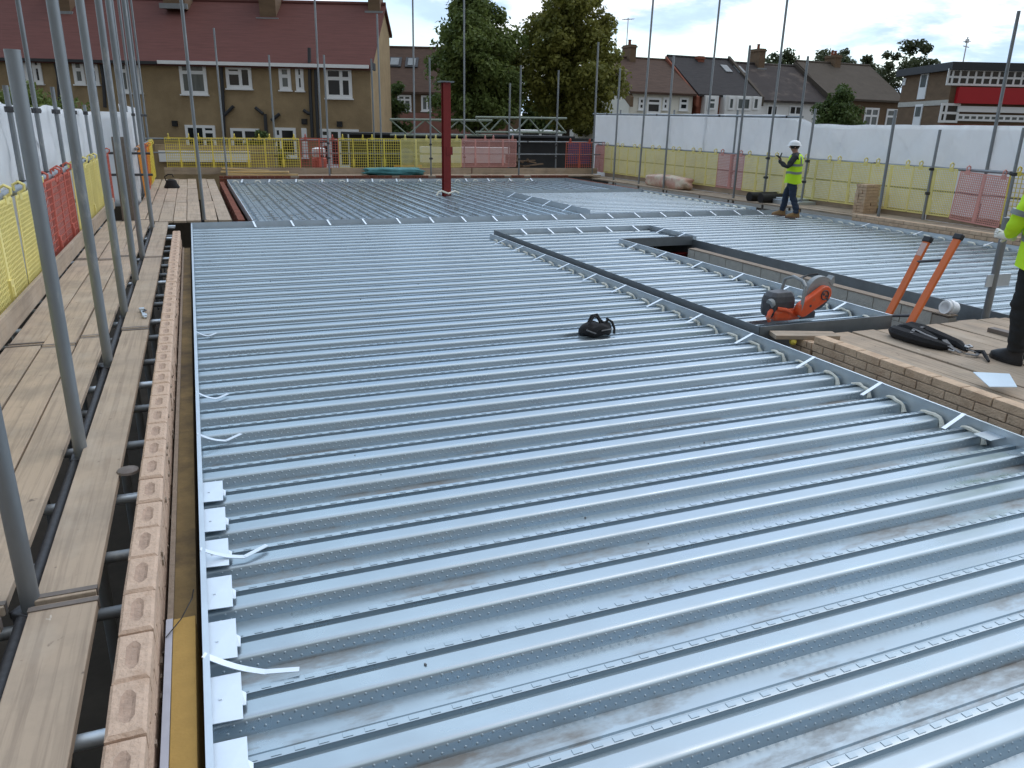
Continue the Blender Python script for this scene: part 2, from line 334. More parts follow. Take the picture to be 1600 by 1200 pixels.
# added tint: unseen sky behind dimmed and warmed to darken deck webs, brighter ahead
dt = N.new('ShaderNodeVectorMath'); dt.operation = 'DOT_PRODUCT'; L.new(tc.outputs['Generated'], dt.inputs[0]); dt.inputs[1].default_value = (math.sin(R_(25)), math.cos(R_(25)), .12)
rear_dim = N.new('ShaderNodeMapRange'); rear_dim.interpolation_type = 'SMOOTHSTEP'; rear_dim.inputs[1].default_value = -.75; rear_dim.inputs[2].default_value = .65; L.new(dt.outputs['Value'], rear_dim.inputs[0])
bmx = N.new('ShaderNodeMix'); bmx.data_type = 'RGBA'; L.new(rear_dim.outputs[0], bmx.inputs[0]); bmx.inputs[6].default_value = (.60,.50,.41,1); bmx.inputs[7].default_value = (1.3,1.3,1.28,1)
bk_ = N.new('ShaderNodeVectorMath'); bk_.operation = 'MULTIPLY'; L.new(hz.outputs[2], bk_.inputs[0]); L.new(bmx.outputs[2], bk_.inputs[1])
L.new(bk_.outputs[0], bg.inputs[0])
sd = bpy.data.lights.new('sun', 'SUN'); so = bpy.data.objects.new('sun', sd); C.objects.link(so)
sd.energy = .5; sd.angle = R_(100); sd.color = (1, .95, .88)
sdir = Vector((math.sin(SUN_AZ)*math.cos(SUN_EL), math.cos(SUN_AZ)*math.cos(SUN_EL), math.sin(SUN_EL)))
so.rotation_euler = (-sdir).to_track_quat('-Z', 'Y').to_euler()
S.view_settings.view_transform = 'Standard'; S.view_settings.look = 'None'; S.view_settings.exposure = 0.55; S.view_settings.gamma = 1
S.view_settings.use_curve_mapping = False
S.cycles.max_bounces = 6; S.cycles.use_denoising = True
try: S.cycles.transparent_max_bounces = 8
except Exception: pass
# ---------------------------------------------------------------- ground
def ground():
    x0, x1, y0, y1, zt, zp, B = -3.6, 20.5, -9.0, 32.5, -.95, -3.2, 900
    m = MB()
    def grid(xa, xb, ya, yb):
        m.quad((xa,ya,zt),(xb,ya,zt),(xb,yb,zt),(xa,yb,zt))
    grid(-B, x0, -B, B); grid(x1, B, -B, B); grid(x0, x1, -B, y0); grid(x0, x1, y1, B)
    g = m.build('ground', X['asphalt']); tag(g, kind='structure')
    m = MB()
    m.quad((x0,y0,zp),(x1,y0,zp),(x1,y1,zp),(x0,y1,zp))
    P = [(x0,y0),(x1,y0),(x1,y1),(x0,y1)]
    for i in range(4):
        a, b = P[i], P[(i+1) % 4]; m.quad((*a,zp),(*b,zp),(*b,zt),(*a,zt))
    tag(m.build('excavated_ground', X['ground']), kind='structure')
ground()

# ---------------------------------------------------------------- steel decking
PITCHR, PH = .342, 2.43
PROF = [(-.114,-.147),(-.098,-.104),(-.0945,-.0965),(-.088,-.0915),(-.079,-.0887),(-.066,-.0878),(-.008,-.0872),(-.005,-.103),(.021,-.103),(.023,-.0805),(.026,-.0798),(.054,-.0798),(.058,-.083),(.073,-.147),(.122,-.147),(.127,-.140),(.146,-.140),(.151,-.147)]
def rib_profile(s0, s1, ph=PH):
    pts = []
    k = int((s0-ph)/PITCHR)-2
    while ph+k*PITCHR < s1+PITCHR:
        for d, z in PROF: pts.append((ph+k*PITCHR+d, z))
        k += 1
    out = []
    for (a, za), (b, zb) in zip(pts, pts[1:]):
        if b <= s0 or a >= s1: continue
        if a < s0: za = za+(zb-za)*(s0-a)/(b-a); a = s0
        if b > s1: zb = za+(zb-za)*(s1-a)/(b-a); b = s1
        if not out: out.append((a, za))
        out.append((b, zb))
    return out
def steps(s0, s1, ph=PH):
    k = math.ceil((s0-ph)/PITCHR)
    while ph+k*PITCHR < s1:
        yield ph+k*PITCHR; k += 1
def decking(m, s0, s1, a0, a1, dz=0, along='x', ph=PH, dots=None, squares=None):
    mp = (lambda s, a, z: (a, s, z+dz)) if along == 'x' else (lambda s, a, z: (s, a, z+dz))
    pr = rib_profile(s0, s1, ph); n = len(pr)
    m.add([mp(s, a0, z) for s, z in pr]+[mp(s, a1, z) for s, z in pr], [(i, i+1, i+1+n, i+n) for i in range(n-1)])
    if dots:
        A, Bp = Vector((-.114,-.147)), Vector((-.098,-.104)); t = (Bp-A).normalized(); nn = Vector((-t.y, t.x))
        for ys in steps(s0+.12, min(s1-.05, dots), ph):
            r = .0055
            for row, fr in ((0,.45),(1,.97)):
                a = a0+.06+row*.021
                while a < a1-.05:
                    c = A+(Bp-A)*fr; P = []
                    for (da, dt) in ((-r,0),(-r*.7,-r*.7),(0,-r),(r*.7,-r*.7),(r,0),(r*.7,r*.7),(0,r),(-r*.7,r*.7)):
                        q = c+t*dt; P.append(mp(ys+q.x, a+da, q.y))
                    q = c+nn*.005; P.append(mp(ys+q.x, a, q.y))
                    m.add(P, [(i, (i+1) % 8, 8) for i in range(8)]); a += .042
    if squares:
        for ys in steps(s0+.12, min(s1-.05, squares), ph):
            a = a0+.05
            while a < a1-.05:
                m.box(mp(ys+.040, a+random.uniform(-.002,.002), -.0795), (.034,.022,.004) if along == 'x' else (.022,.034,.004)); a += .078
    return m

def trim_plate(m, p, q, inward, zt, zb, lip=.022, t=.004):
    """folded edge plate: upright leaf from zb to zt with a lip turned over the slab"""
    p, q, i = Vector((*p,0)), Vector((*q,0)), Vector((*inward,0))
    for a, b, z0, z1 in ((0, t, zb, zt-.003), (0, lip, zt-.003, zt)):
        P = [p+i*a, q+i*a, q+i*b, p+i*b]
        m.prism([(v.x, v.y, z0) for v in P], (0,0,z1-z0))
    return m

def strap_at(parent, p, q, w=.03, mat_='tab', sag=.0):
    m = MB(); p, q = Vector(p), Vector(q)
    if sag:
        k = 6
        for i in range(k):
            f = lambda t: p.lerp(q, t)-Vector((0,0,sag*math.sin(PI*t)))
            m.beam(f(i/k), f((i+1)/k), w, .003)
    else: m.beam(p, q, w, .003)
    return m.build('strap', X[mat_], parent)

def foam_arc(parent, ys, x, dz=0, side=1, r=.015):
    m = MB(); pts = []
    for d, z in [(-.13,-.148),(-.106,-.1),(-.088,-.080),(-.04,-.078),(0,-.075),(.035,-.075),(.06,-.088),(.075,-.12)]:
        pts.append((x+random.uniform(-.012,.012), ys+d, z+dz+random.uniform(-.004,.004)))
    rr = [r*random.uniform(.7,1.15) for _ in pts]; rr[0] = r*1.5
    m.path(pts, rr, 6); return m.build('foam_bead', X['foam'], parent, smooth=True)

# main deck: the large bay, the strip behind the stair and the bay right of it
main = thing('metal_deck', 'large galvanised ribbed steel deck filling the foreground, running right behind the stair opening', 'metal deck')
m = MB(); decking(m, -.9, 13.42, -.146, 4.985, dots=9.5, squares=7.0); m.build('decking_sheet', X['deck'], main, smooth=True)
m = MB(); decking(m, 13.42, 15.97, -.146, 14.045); m.build('decking_sheet', X['deck'], main, smooth=True)
m = MB(); decking(m, 5.55, 13.42, 8.37, 14.045, dots=8.2); m.build('decking_sheet', X['deck'], main, smooth=True)
m = MB(); trim_plate(m, (-.15,-.9), (-.15,15.99), (1,0), 0, -.17, .024); m.build('edge_trim', X['galv'], main)
m = MB(); trim_plate(m, (4.99,-.9), (4.99,13.43), (-1,0), 0, -.17, .018); m.build('edge_trim', X['galv'], main)
m = MB(); trim_plate(m, (-.15,15.98), (14.05,15.98), (0,-1), .012, -.17, .014); m.build('edge_trim', X['galv'], main)
m = MB(); trim_plate(m, (14.05,5.5), (14.05,15.98), (-1,0), -.01, -.17, .018); m.build('edge_trim', X['galv'], main)
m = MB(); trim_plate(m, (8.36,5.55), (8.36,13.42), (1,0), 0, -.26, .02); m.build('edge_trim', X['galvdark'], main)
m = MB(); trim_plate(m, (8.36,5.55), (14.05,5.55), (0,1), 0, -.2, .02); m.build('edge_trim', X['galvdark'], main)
for k, ys in enumerate(steps(1.2, 4.4)):                                  # folded tabs closing the rib ends along the left edge
    m = MB(); j = random.uniform(-.006,.006); w = .115; a = random.uniform(-.05,.05)
    z = -.056
    P = [(-.145, ys-.118+j, z), (-.145+w, ys-.125+j+a*.1, z-.004), (-.145+w+.006, ys+.118+j, z+.003), (-.145, ys+.122+j, z+.004)]
    m.prism(P, (0,0,.003)); m.box((-.1, ys-.01, z+.004), (.011,.011,.008))
    m.prism([(-.03, ys+.02, z-.002), (-.012, ys+.01, z-.012), (-.016, ys-.05, z-.014), (-.03, ys-.06, z-.003)], (0,0,.003))
    m.build('end_tab', X['tab'], main)
for y, dx, dy in ((2.62,.3,-.12),(3.42,.27,.05),(4.9,.24,.08),(5.75,.2,.08),(7.6,.18,.1)):
    strap_at(main, (-.148,y,.003), (-.148+dx*.72,y+dy*.4-.05,-.062), .028, 'tab', .014); strap_at(main, (-.148+dx*.7,y+dy*.38-.05,-.060), (-.148+dx*1.1,y+dy,-.064), .026)
for y in (3.55,4.3,5.05,5.9,6.75,7.55,8.4,9.2,10.05,10.9,11.8,12.6):
    strap_at(main, (4.985,y,.003), (4.76,y-.03,-.072), .03)
for ys in steps(3.2, 13.3): foam_arc(main, ys, 4.95)
for x in [.98+.715*i for i in range(18)]:
    strap_at(main, (x,15.975,.014), (x+.03,15.74,-.07), .035)
for ys in steps(6.0, 15.6): foam_arc(main, ys, 14.0, r=.016)
for y in (7.2, 8.6, 10.2, 11.8, 13.2): strap_at(main, (14.04,y,-.006), (13.8,y,-.072), .03)
for y in (6.4,8.9,10.6): strap_at(main, (8.365,y,.003), (8.56,y-.05,-.07), .03)
m = MB()                                                                   # brackets that lap over the last rib ends
for ys in (3.28, 2.94, 2.6): m.prism([(4.84,ys-.06,-.06),(4.985,ys-.06,-.055),(4.985,ys+.07,-.055),(4.84,ys+.07,-.06)], (0,0,.004))
m.build('lapping_plate', X['galv'], main)

# raised landing deck beside the stair
DZ = .06
land = thing('landing_deck', 'slightly raised galvanised landing deck with dark edges left of the stair opening', 'metal deck')
m = MB(); decking(m, 5.91, 11.86, 5.07, 6.80, DZ, dots=8.5); m.build('decking_sheet', X['deck'], land, smooth=True)
m = MB(); decking(m, 11.86, 13.40, 5.07, 8.42, DZ); m.build('decking_sheet', X['deck'], land, smooth=True)
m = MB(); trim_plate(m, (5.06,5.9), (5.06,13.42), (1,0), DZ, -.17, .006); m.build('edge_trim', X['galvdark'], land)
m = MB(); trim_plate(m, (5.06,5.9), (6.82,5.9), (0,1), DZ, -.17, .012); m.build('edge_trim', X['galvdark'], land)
m = MB(); trim_plate(m, (6.82,5.9), (6.82,11.84), (-1,0), DZ+.002, -.16, .02); m.build('edge_trim', X['galv'], land)
m = MB(); trim_plate(m, (5.06,13.41), (8.44,13.41), (0,-1), DZ+.002, -.16, .012); m.build('edge_trim', X['galv'], land)
m = MB(); trim_plate(m, (8.44,11.84), (8.44,13.41), (-1,0), DZ+.001, -.16, .018); m.build('edge_trim', X['galv'], land)
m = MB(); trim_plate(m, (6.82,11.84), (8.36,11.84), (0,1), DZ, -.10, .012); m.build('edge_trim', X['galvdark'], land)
for y in (6.55,7.5,8.4,9.35,10.3,11.2): strap_at(land, (6.815,y,DZ+.004), (6.6,y-.03,DZ-.07), .03)
for x in (5.6,6.15,6.75,7.4,8.0): strap_at(land, (x,13.4,DZ+.004), (x+.03,13.18,DZ-.07), .035)
for y in (12.2, 12.9): strap_at(land, (8.435,y,DZ+.004), (8.22,y-.03,DZ-.07), .03)
for ys in steps(6.1, 11.7): foam_arc(land, ys, 6.76, DZ, r=.014)
for ys in steps(12.0, 13.3): foam_arc(land, ys, 8.38, DZ, r=.014)

# far deck, ribs running away, and its cross-ribbed bay on the right
far = thing('far_deck', 'far galvanised deck with ribs running away around the red post', 'metal deck')
m = MB(); decking(m, .985, 8.38, 16.02, 21.5, .055, 'y', .2); m.build('decking_sheet', X['deck'], far, smooth=True)
m = MB(); decking(m, .985, 13.1, 21.5, 27.12, .055, 'y', .2); m.build('decking_sheet', X['deck'], far, smooth=True)
m = MB(); trim_plate(m, (.97,16.0), (.97,27.13), (1,0), .03, -.15, .02); m.build('edge_trim', X['galv'], far)
m = MB(); trim_plate(m, (.97,27.13), (13.12,27.13), (0,-1), .05, -.15, .02); m.build('edge_trim', X['galv'], far)
m = MB(); trim_plate(m, (13.12,21.5), (13.12,27.13), (-1,0), .06, -.15, .02); m.build('edge_trim', X['galv'], far)
for x in [1.45+.85*i for i in range(13)]: strap_at(far, (x,27.12,.052), (x-.06,26.75,-.02), .05)
for k in range(16):
    m = MB(); x = .2+.342*(3+k*2)
    m.path([(x-.1,26.95,-.07),(x-.08,26.95,.0),(x,26.97,.012),(x+.06,26.95,-.005),(x+.08,26.93,-.06)], .02, 6); m.build('foam_bead', X['foam'], far, smooth=True)
bay = thing('cross_ribbed_deck', 'far right galvanised deck bay with ribs running sideways and dark left edge', 'metal deck')
m = MB(); decking(m, 16.03, 21.5, 8.42, 13.1, .10); m.build('decking_sheet', X['deck'], bay, smooth=True)
m = MB(); trim_plate(m, (8.40,16.0), (8.40,21.52), (1,0), .105, -.15, .012); m.build('edge_trim', X['galv'], bay)
m = MB(); trim_plate(m, (8.40,21.52), (13.12,21.52), (0,-1), .1, -.15, .012); m.build('edge_trim', X['galv'], bay)
m = MB(); trim_plate(m, (13.12,16.0), (13.12,21.5), (-1,0), .08, -.15, .018); m.build('edge_trim', X['galv'], bay)
for y in (17.0,18.2,19.4,20.6): strap_at(bay, (8.395,y,.1), (8.15,y-.05,-.02), .04)
for ys in steps(16.2, 21.4): foam_arc(bay, ys, 13.05, .1, r=.024)

# red steel post with cap and base foam
post = thing('steel_post', 'dark red steel H column standing up through the far deck', 'steel post', (6.66,21.55,-.02))
m = MB(); a = R_(8); 
m.bb((-.105,-.105,-.3),(.105,-.09,3.0)); m.bb((-.105,.09,-.3),(.105,.105,3.0)); m.bb((-.008,-.09,-.3),(.008,.09,3.0)); m.build('column', X['red'], post, bevel=.003)
m = MB(); m.bb((-.19,-.17,3.0),(.19,.17,3.03)); m.build('cap_plate', X['galvdark'], post, bevel=.003)
m = MB(); m.bb((-.03,-.125,1.1),(.15,-.106,1.32)); m.build('cleat', X['red'], post)
m = MB(); m.path([(-.36,-.22,.0),(-.3,-.2,.09),(-.2,-.17,.12),(0,-.19,.05),(.2,-.17,.11),(.32,-.18,.06)], .028, 6); m.build('foam_bead', X['foam'], post, smooth=True)

# stair opening: block wall, red beam
bw = thing('block_wall', 'grey concrete block wall rising in the stair opening', 'wall', (8.06,8.8,-3.2))
m = MB(); m.m = 1; m.bb((-.06,-2.66,0),(.06,2.6,3.085)); m.m = 0
z = 3.10
for c in range(5):
    y = -2.65+(0 if c % 2 else .22); 
    while y < 2.62:
        y1 = min(y+.43, 2.62); m.bb((-.07,y,z-.21),(.07,y1,z)); y += .442
    z -= .222
m.build('blockwork', [X['block'], X['blockm']], bw)
m = MB(); m.bb((-.075,-2.66,3.101),(.075,2.6,3.116)); m.build('mortar_bed', X['mortar'], bw)
rb = MB(); rb.bb((6.85,11.90,-.27),(8.34,12.06,-.255)); rb.bb((6.85,11.90,-.52),(8.34,12.06,-.505)); rb.bb((6.85,11.97,-.505),(8.34,11.985,-.27))
tag(rb.build('steel_beam', X['red']), 'dark red steel beam under the far end of the stair opening', 'steel beam')
ib = MB(); ib.bb((8.37,5.6,-.33),(8.53,13.3,-.262)); ib.bb((8.22,5.7,-.33),(8.36,11.8,-.31))
tag(ib.build('steel_beam', X['galvdark']), 'dark steel ledge along the right side of the stair opening', 'steel beam')

# ---------------------------------------------------------------- brick walls
def frog_brick(m, x0, x1, y0, y1, z0, z1, jit=.004, fx=.3, fy=.2, deep=.007):
    c = Vector(((x0+x1)/2, (y0+y1)/2, 0)); Rm = Matrix.Rotation(random.gauss(0,.012), 4, 'Z').to_3x3(); dz = random.gauss(0,.0025)
    def P(x, y, z): return c + Rm @ (Vector((x,y,z))-c) + Vector((0,0,dz))
    hx, hy = (x1-x0), (y1-y0)
    b = [P(x0,y0,z0),P(x1,y0,z0),P(x1,y1,z0),P(x0,y1,z0)]; e = .011
    s = [P(x0,y0,z1-e),P(x1,y0,z1-e),P(x1,y1,z1-e),P(x0,y1,z1-e)]
    t = [P(x0+e,y0+e,z1),P(x1-e,y0+e,z1),P(x1-e,y1-e,z1),P(x0+e,y1-e,z1)]
    def ring8(ax, ay, z, ch):
        xa, xb, ya, yb = x0+hx*ax, x1-hx*ax, y0+hy*ay, y1-hy*ay; q = lambda v: v+random.gauss(0,.0012)
        return [P(q(a),q(b_),z) for a, b_ in ((xa,ya+ch),(xa+ch*.6,ya),(xb-ch*.6,ya),(xb,ya+ch),(xb,yb-ch),(xb-ch*.6,yb),(xa+ch*.6,yb),(xa,yb-ch))]
    i8, d8 = ring8(fx, fy, z1, .028), ring8(fx+.10, fy+.12, z1-deep, .006)
    n = len(m.v); m.m = 0; V = b+s+t; Fs = []
    for k in range(4):
        for l in (0, 4): Fs.append((l+k, l+(k+1) % 4, l+4+(k+1) % 4, l+4+k))
    # top face round the eight-sided frog: corner k meets ring points 2k, 2k+1
    for k in range(4):
        a, c2 = 12+(2*k) % 8, 12+(2*k+1) % 8; nx_ = 12+(2*k+2) % 8
        Fs.append((8+k, a, c2)); Fs.append((8+k, c2, nx_, 8+(k+1) % 4))
    m.add(V+i8, Fs)
    m.m = 1; m.add(i8+d8, [(k, (k+1) % 8, 8+(k+1) % 8, 8+k) for k in range(8)]+[tuple(range(8,16))])
wl = thing('brick_wall', 'narrow pink brick outer leaf with frogs up, left of the steel deck', 'wall')
m = MB(); zt = .12; P_ = .272
for c in range(4):
    y = .1+(0 if c % 2 else .136)
    while y < 13.95:
        if c == 0: frog_brick(m, -.425, -.308, y+.004, min(y+P_-.006,13.97), zt-.07, zt)
        else:
            m.m = 0; m.box((-.366+random.gauss(0,.0015), y+P_/2, zt-.035-.082*c), (.116,P_-.012,.068))
        y += P_
m.m = 2; m.bb((-.42,.1,-3.2),(-.313,13.94,zt-.022))
for _ in range(90):
    y = random.uniform(.3,13); z = random.uniform(-.25,.1); m.box((-.306,y,z), (.012,random.uniform(.01,.05),random.uniform(.008,.03)))
m.build('brickwork', [X['brick'], X['frog'], X['mortar']], wl)
ins = thing('insulation_board', 'newer yellow insulation board with grey facing beside the pink wall, nearest the camera', 'insulation')
m = MB(); m.bb((-.262,-.6,-1.2),(-.178,2.97,-.05)); m.build('foam_core', X['foamins'], ins, bevel=.003)
m = MB(); m.bb((-.288,-.6,-1.2),(-.263,2.97,-.045)); m.build('facing', X['foil'], ins)
ins2 = thing('insulation_board', 'dull brown insulation board set lower beside the pink wall, running away', 'insulation')
m = MB(); m.bb((-.268,2.99,-1.2),(-.178,13.6,-.11)); m.build('foam_core', X['foamold'], ins2)
m = MB(); m.bb((-.292,2.99,-1.2),(-.269,13.6,-.10)); m.build('facing', X['mortar'], ins2)
wr = MB(); wr.path([(-.285,2.84,-.04),(-.23,2.93,-.03),(-.185,3.02,.0),(-.176,3.04,.03)], .0025, 5)
tag(wr.build('wire', X['black']), 'thin dark wire lying across the yellow insulation', 'wire')

def brick_leaf(name, label, p, q, wd, zt, courses, bm_, pitch=.265, hgt=.078, cat='wall', ragged=0, frogs=False):
    p, q = Vector((*p,0)), Vector((*q,0)); t = (q-p).normalized(); Ln = (q-p).length; ang = math.atan2(t.y, t.x)
    o = thing(name, label, cat, (p.x,p.y,0), ang); m = MB()
    for c in range(courses):
        s = -(0 if c % 2 else pitch/2)
        while s < Ln:
            a, b = max(0,s), min(Ln, s+pitch-.011)
            if b-a > .03 and not (ragged and c == 0 and random.random() < ragged):
                m.m = 0; m.box(((a+b)/2, random.gauss(0,.002), zt-hgt/2-c*hgt), (b-a, wd+random.gauss(0,.002), hgt-.011), Matrix.Rotation(random.gauss(0,.01),3,'Z'))
            s += pitch
    m.m = 1; m.bb((.01,-wd/2+.008,-3.2),(Ln-.01,wd/2-.008,zt-.014))
    m.build('brickwork', [X[bm_], X['mortar']], o, bevel=.004); return o
brick_leaf('brick_wall', 'buff brick outer leaf along the timber platform on the right', (5.43,-1.0), (5.43,5.5), .115, .055, 6, 'brickt')
m = MB()                                                              # racked-back end of the same leaf
brick_leaf('brick_wall', 'short stepped end of buff brickwork below the platform corner', (5.43,5.51), (5.43,5.8), .115, -.02, 4, 'brickt', .14)
brick_leaf('brick_wall', 'buff brick leaf beyond the far right deck edge', (14.24,7.0), (14.24,13.9), .13, .13, 5, 'brickt')
brick_leaf('brick_wall', 'reddish brick leaf along the right edge of the far deck', (13.28,16.9), (13.28,27.2), .12, .06, 4, 'brickr')
brick_leaf('brick_wall', 'red brick leaf across the back of the far deck', (.75,27.32), (13.3,27.32), .12, .15, 5, 'brickr', ragged=.12)
brick_leaf('brick_wall', 'red brick leaf beside the far left walkway boards', (.80,16.6), (.80,27.2), .13, -.02, 4, 'brickr')

# ---------------------------------------------------------------- scaffold boards
def board(a, b, lane, z, label, along='y', t=.042, marks=0, group='scaffold boards', mtl=None, hoops=True):
    """one plank from a to b along its run, lane = (lo, hi) across"""
    L_ = b-a; wd = lane[1]-lane[0]; c = ((lane[0]+lane[1])/2, (a+b)/2)
    loc = (c[0],c[1],z) if along == 'y' else (c[1],c[0],z)
    o = thing('scaffold_board', label, 'scaffold board', loc, random.gauss(0,.0025), group)
    sy = (lambda x, y, z: (x,y,z)) if along == 'y' else (lambda x, y, z: (y,x,z))
    m = MB(); k = max(2, int(L_/.5)); wdh = wd/2-.004; bow = random.gauss(0,.003); ph = random.uniform(0,6); rings = []
    for i in range(k+1):
        y = -L_/2+L_*i/k; dz = .004*math.sin(ph+i*.7)+bow*(1-(2*i/k-1)**2)
        rings.append([sy(-wdh,y,-t+dz), sy(wdh,y,-t+dz), sy(wdh,y,dz), sy(-wdh,y,dz)])
    m.loft(rings); m.build('plank', mtl or X['wood' if along == 'y' else 'woodx'], o, bevel=.004)
    if hoops:
        for s in (-1, 1):
            m = MB(); y = s*(L_/2-.03); d = sy(wd-.002, .03, t+.006); m.box(sy(0,y,-t/2+.001), [abs(v) for v in d]); m.build('end_band', X['hoop'], o)
    if marks:
        m = MB()
        for _ in range(marks):
            x, y = random.uniform(-wd*.35,wd*.35), random.uniform(-L_*.45,L_*.45); n = random.randint(6,9); r = random.uniform(.012,.03)
            P = [sy(x+r*random.uniform(.4,1.2)*math.cos(2*PI*j/n), y+r*random.uniform(.6,2.4)*math.sin(2*PI*j/n), .0055) for j in range(n)]
            m.prism(P, (0,0,.0025)); m.build('mortar_splash', X['splash'], o); m = MB()
    return o
Z0 = .05
inner = [(-.2,3.10,'brown board with mortar blobs at the bottom left corner, beside the pink wall'),(3.13,7.62,'worn grey board with white mortar drips on the inner walkway beside the pink wall'),(7.65,11.76,'brown stained board carrying the metal bracket on the inner walkway'),(11.80,15.9,'pale board at the far end of the inner walkway')]
for i, (a, b, l) in enumerate(inner):
    board(a, b, (-.765,-.535) if i else (-.775,-.525), Z0, l)
LN = [((-1.075,-.865),'inner'),((-1.335,-1.08),'middle'),((-1.61,-1.34),'outer')]
ys_ = [(-1.0,2.95),(3.0,7.30),(7.33,11.80),(11.84,16.25)]
for li, (ln, nm) in enumerate(LN):
    for yi, (a, b) in enumerate(ys_):
        off = (.12,-.12,.0)[li]
        board(a+off+.004, b+off-.004, ln, Z0+random.uniform(-.004,.004), f'weathered walkway board in the {nm} lane left of the poles, {ORD[yi]} in its lane')
FL = [(-1.23,-.985),(-.97,-.735),(-.73,-.475),(-.47,-.225),(-.22,.045),(.11,.355),(.36,.61)]
for li, ln in enumerate(FL):
    for yi, (a, b) in enumerate([(16.45,20.3),(20.33,24.2),(24.23,28.1)]):
        o = (.15*((li*7) % 3)-.15) if yi else 0
        board(a+(o if yi else 0), b+(.15*((li*7) % 3)-.15), ln, .0, f'pale board on the far left walkway, {NTH[li]} lane from the left, {ORD[yi]} in it', hoops=False)
for li in range(4):
    for k in range(3):
        board(1.0+k*4.65, 1.0+k*4.65+4.6, (27.6+li*.27,27.85+li*.27), .12, f'walkway board behind the far deck, {NTH[li]} lane from the deck, {("left","middle","right")[k]} one', 'x', hoops=False)
for li in range(4):
    for k in range(5):
        board(8.2+k*4.2, 8.2+k*4.2+4.15, (14.48+li*.25,14.72+li*.25), .02 if k > 1 else .06, f'walkway board along the right sheeting, {NTH[li]} lane from the deck, {ORD[k]} in it', hoops=False)
PL = [5.50+.305*i for i in range(13)]
for i, x in enumerate(PL):
    far_end = 5.72+.03*((i*5) % 3)
    board(.9 if i % 3 else 1.5, far_end, (x, x+.296), -.03+random.uniform(-.004,.004), f'sandy platform board right of the buff brick wall, {NTH[i]} from that wall', hoops=False)
cb = board(5.08, 5.72, (5.70,5.90), .085, 'short board end lying at the corner of the timber platform', 'x', hoops=False)
cb.location = (5.45,5.70,.02); cb.rotation_euler = (0,0,-.35)
# toe boards
for i, (a, b) in enumerate([(2.0,6.0),(6.05,10.2),(10.25,14.4),(14.45,18.5)]):
    m = MB(); m.bb((-1.665,a,.055),(-1.625,b,.265)); o = m.build('toe_board', X['wood'], bevel=.004); tag(o, f'upright toe board under the left mesh guards, {ORD[i]} one', 'toe board', 'toe boards')
for i, (a, b) in enumerate([(-.9,4.5),(4.55,9.8),(9.85,15.2)]):
    m = MB(); m.bb((a,28.52,.12),(b,28.56,.34)); o = m.build('toe_board', X['woodx'], bevel=.004); tag(o, f'upright toe board along the back guards, {("left","middle","right")[i]} one', 'toe board', 'toe boards')
for i, (a, b) in enumerate([(8.6,13.0),(13.05,18.0),(18.05,23.2),(23.25,28.4)]):
    m = MB(); m.bb((15.49,a,.065 if i < 1 else .025),(15.53,b,.24)); o = m.build('toe_board', X['wood'], bevel=.004); tag(o, f'upright toe board below the right guards, {ORD[i]} one', 'toe board', 'toe boards')
# loose upright board seen end-on among the left poles
q = aty(200, 331, 16.2); m = MB(); m.bb((-.11,-.02,0),(.11,.02,1.5)); o = m.build('upright_board', X['hoop'], bevel=.004, loc=(q.x,16.2,.05)); tag(o, 'dark plank standing upright among the far left poles', 'plank')
# ---------------------------------------------------------------- scaffold tubes
PR = .034
def coupler(parent, p, r=PR, name='coupler'):
    m = MB(); rx = Matrix.Rotation(random.uniform(0,3),3,'Z')
    m.box(p, (r*3.0,r*2.7,.065), rx); m.box(Vector(p)+rx @ Vector((r*1.9,0,0)), (r*1.0,r*1.5,.035), rx)
    return m.build(name, X['coupler'], parent, bevel=.006)
def pole(x, y, z0, z1, label, r=PR, group='upright scaffold poles', cps=(), lean=(0,0)):
    m = MB(); m.tube((0,0,0), (lean[0],lean[1],z1-z0), r, 12); 
    m.path([(lean[0],lean[1],z1-z0-.004),(lean[0],lean[1],z1-z0+.004)], r*1.02, 12)
    o = m.build('scaffold_pole', X['pole'], smooth=True, loc=(x,y,z0)); tag(o, label, 'scaffold pole', group)
    for c in cps: coupler(o, (lean[0]*(c-z0)/(z1-z0), lean[1]*(c-z0)/(z1-z0), c-z0), r)
    return o
def rail(p, q, label, r=.026, mt='pole', group='horizontal scaffold tubes', cps=()):
    p, q = Vector(p), Vector(q); m = MB(); m.tube((0,0,0), q-p, r, 10)
    o = m.build('scaffold_tube', X[mt], smooth=True, loc=p); tag(o, label, 'scaffold tube', group)
    for t in cps: coupler(o, (q-p)*t, r*.9)
    return o
for i, (y, top) in enumerate([(3.17,4.6),(4.76,2.2),(6.64,5.0),(8.37,5.4),(10.1,6.0),(11.89,6.2),(15.13,7.0)]):
    pole(-.785, y, -3.1, top, ('short cut off pole ' if i == 1 else 'tall pole ')+f'in the walkway gap beside the pink wall, {ORD[i]} of them', PR+.003, cps=(-.03,), lean=(random.gauss(0,.012),random.gauss(0,.02)))
for i, (x, y, top) in enumerate([(-1.87,8.9,1.5),(-1.87,10.66,2.2),(-1.87,12.4,6.5),(-1.87,14.15,2.3),(-1.87,16.2,5.6),(-1.87,18.0,2.1),(-1.3,20.6,6.8),(-1.28,22.6,6.8),(-1.28,24.7,7.2),(-1.28,26.5,7.4),(-1.26,28.4,7.8)]):
    pole(x, y, -3.1, top, f'outer pole standing against the left white sheeting, {ORD[i]} of that row', .03, cps=(1.14, 1.95) if top > 2 else (1.14,))
pole(.10, 16.55, -3.1, 7.4, 'tall thin pole at the near end of the far left walkway', .03, cps=(-.03,))
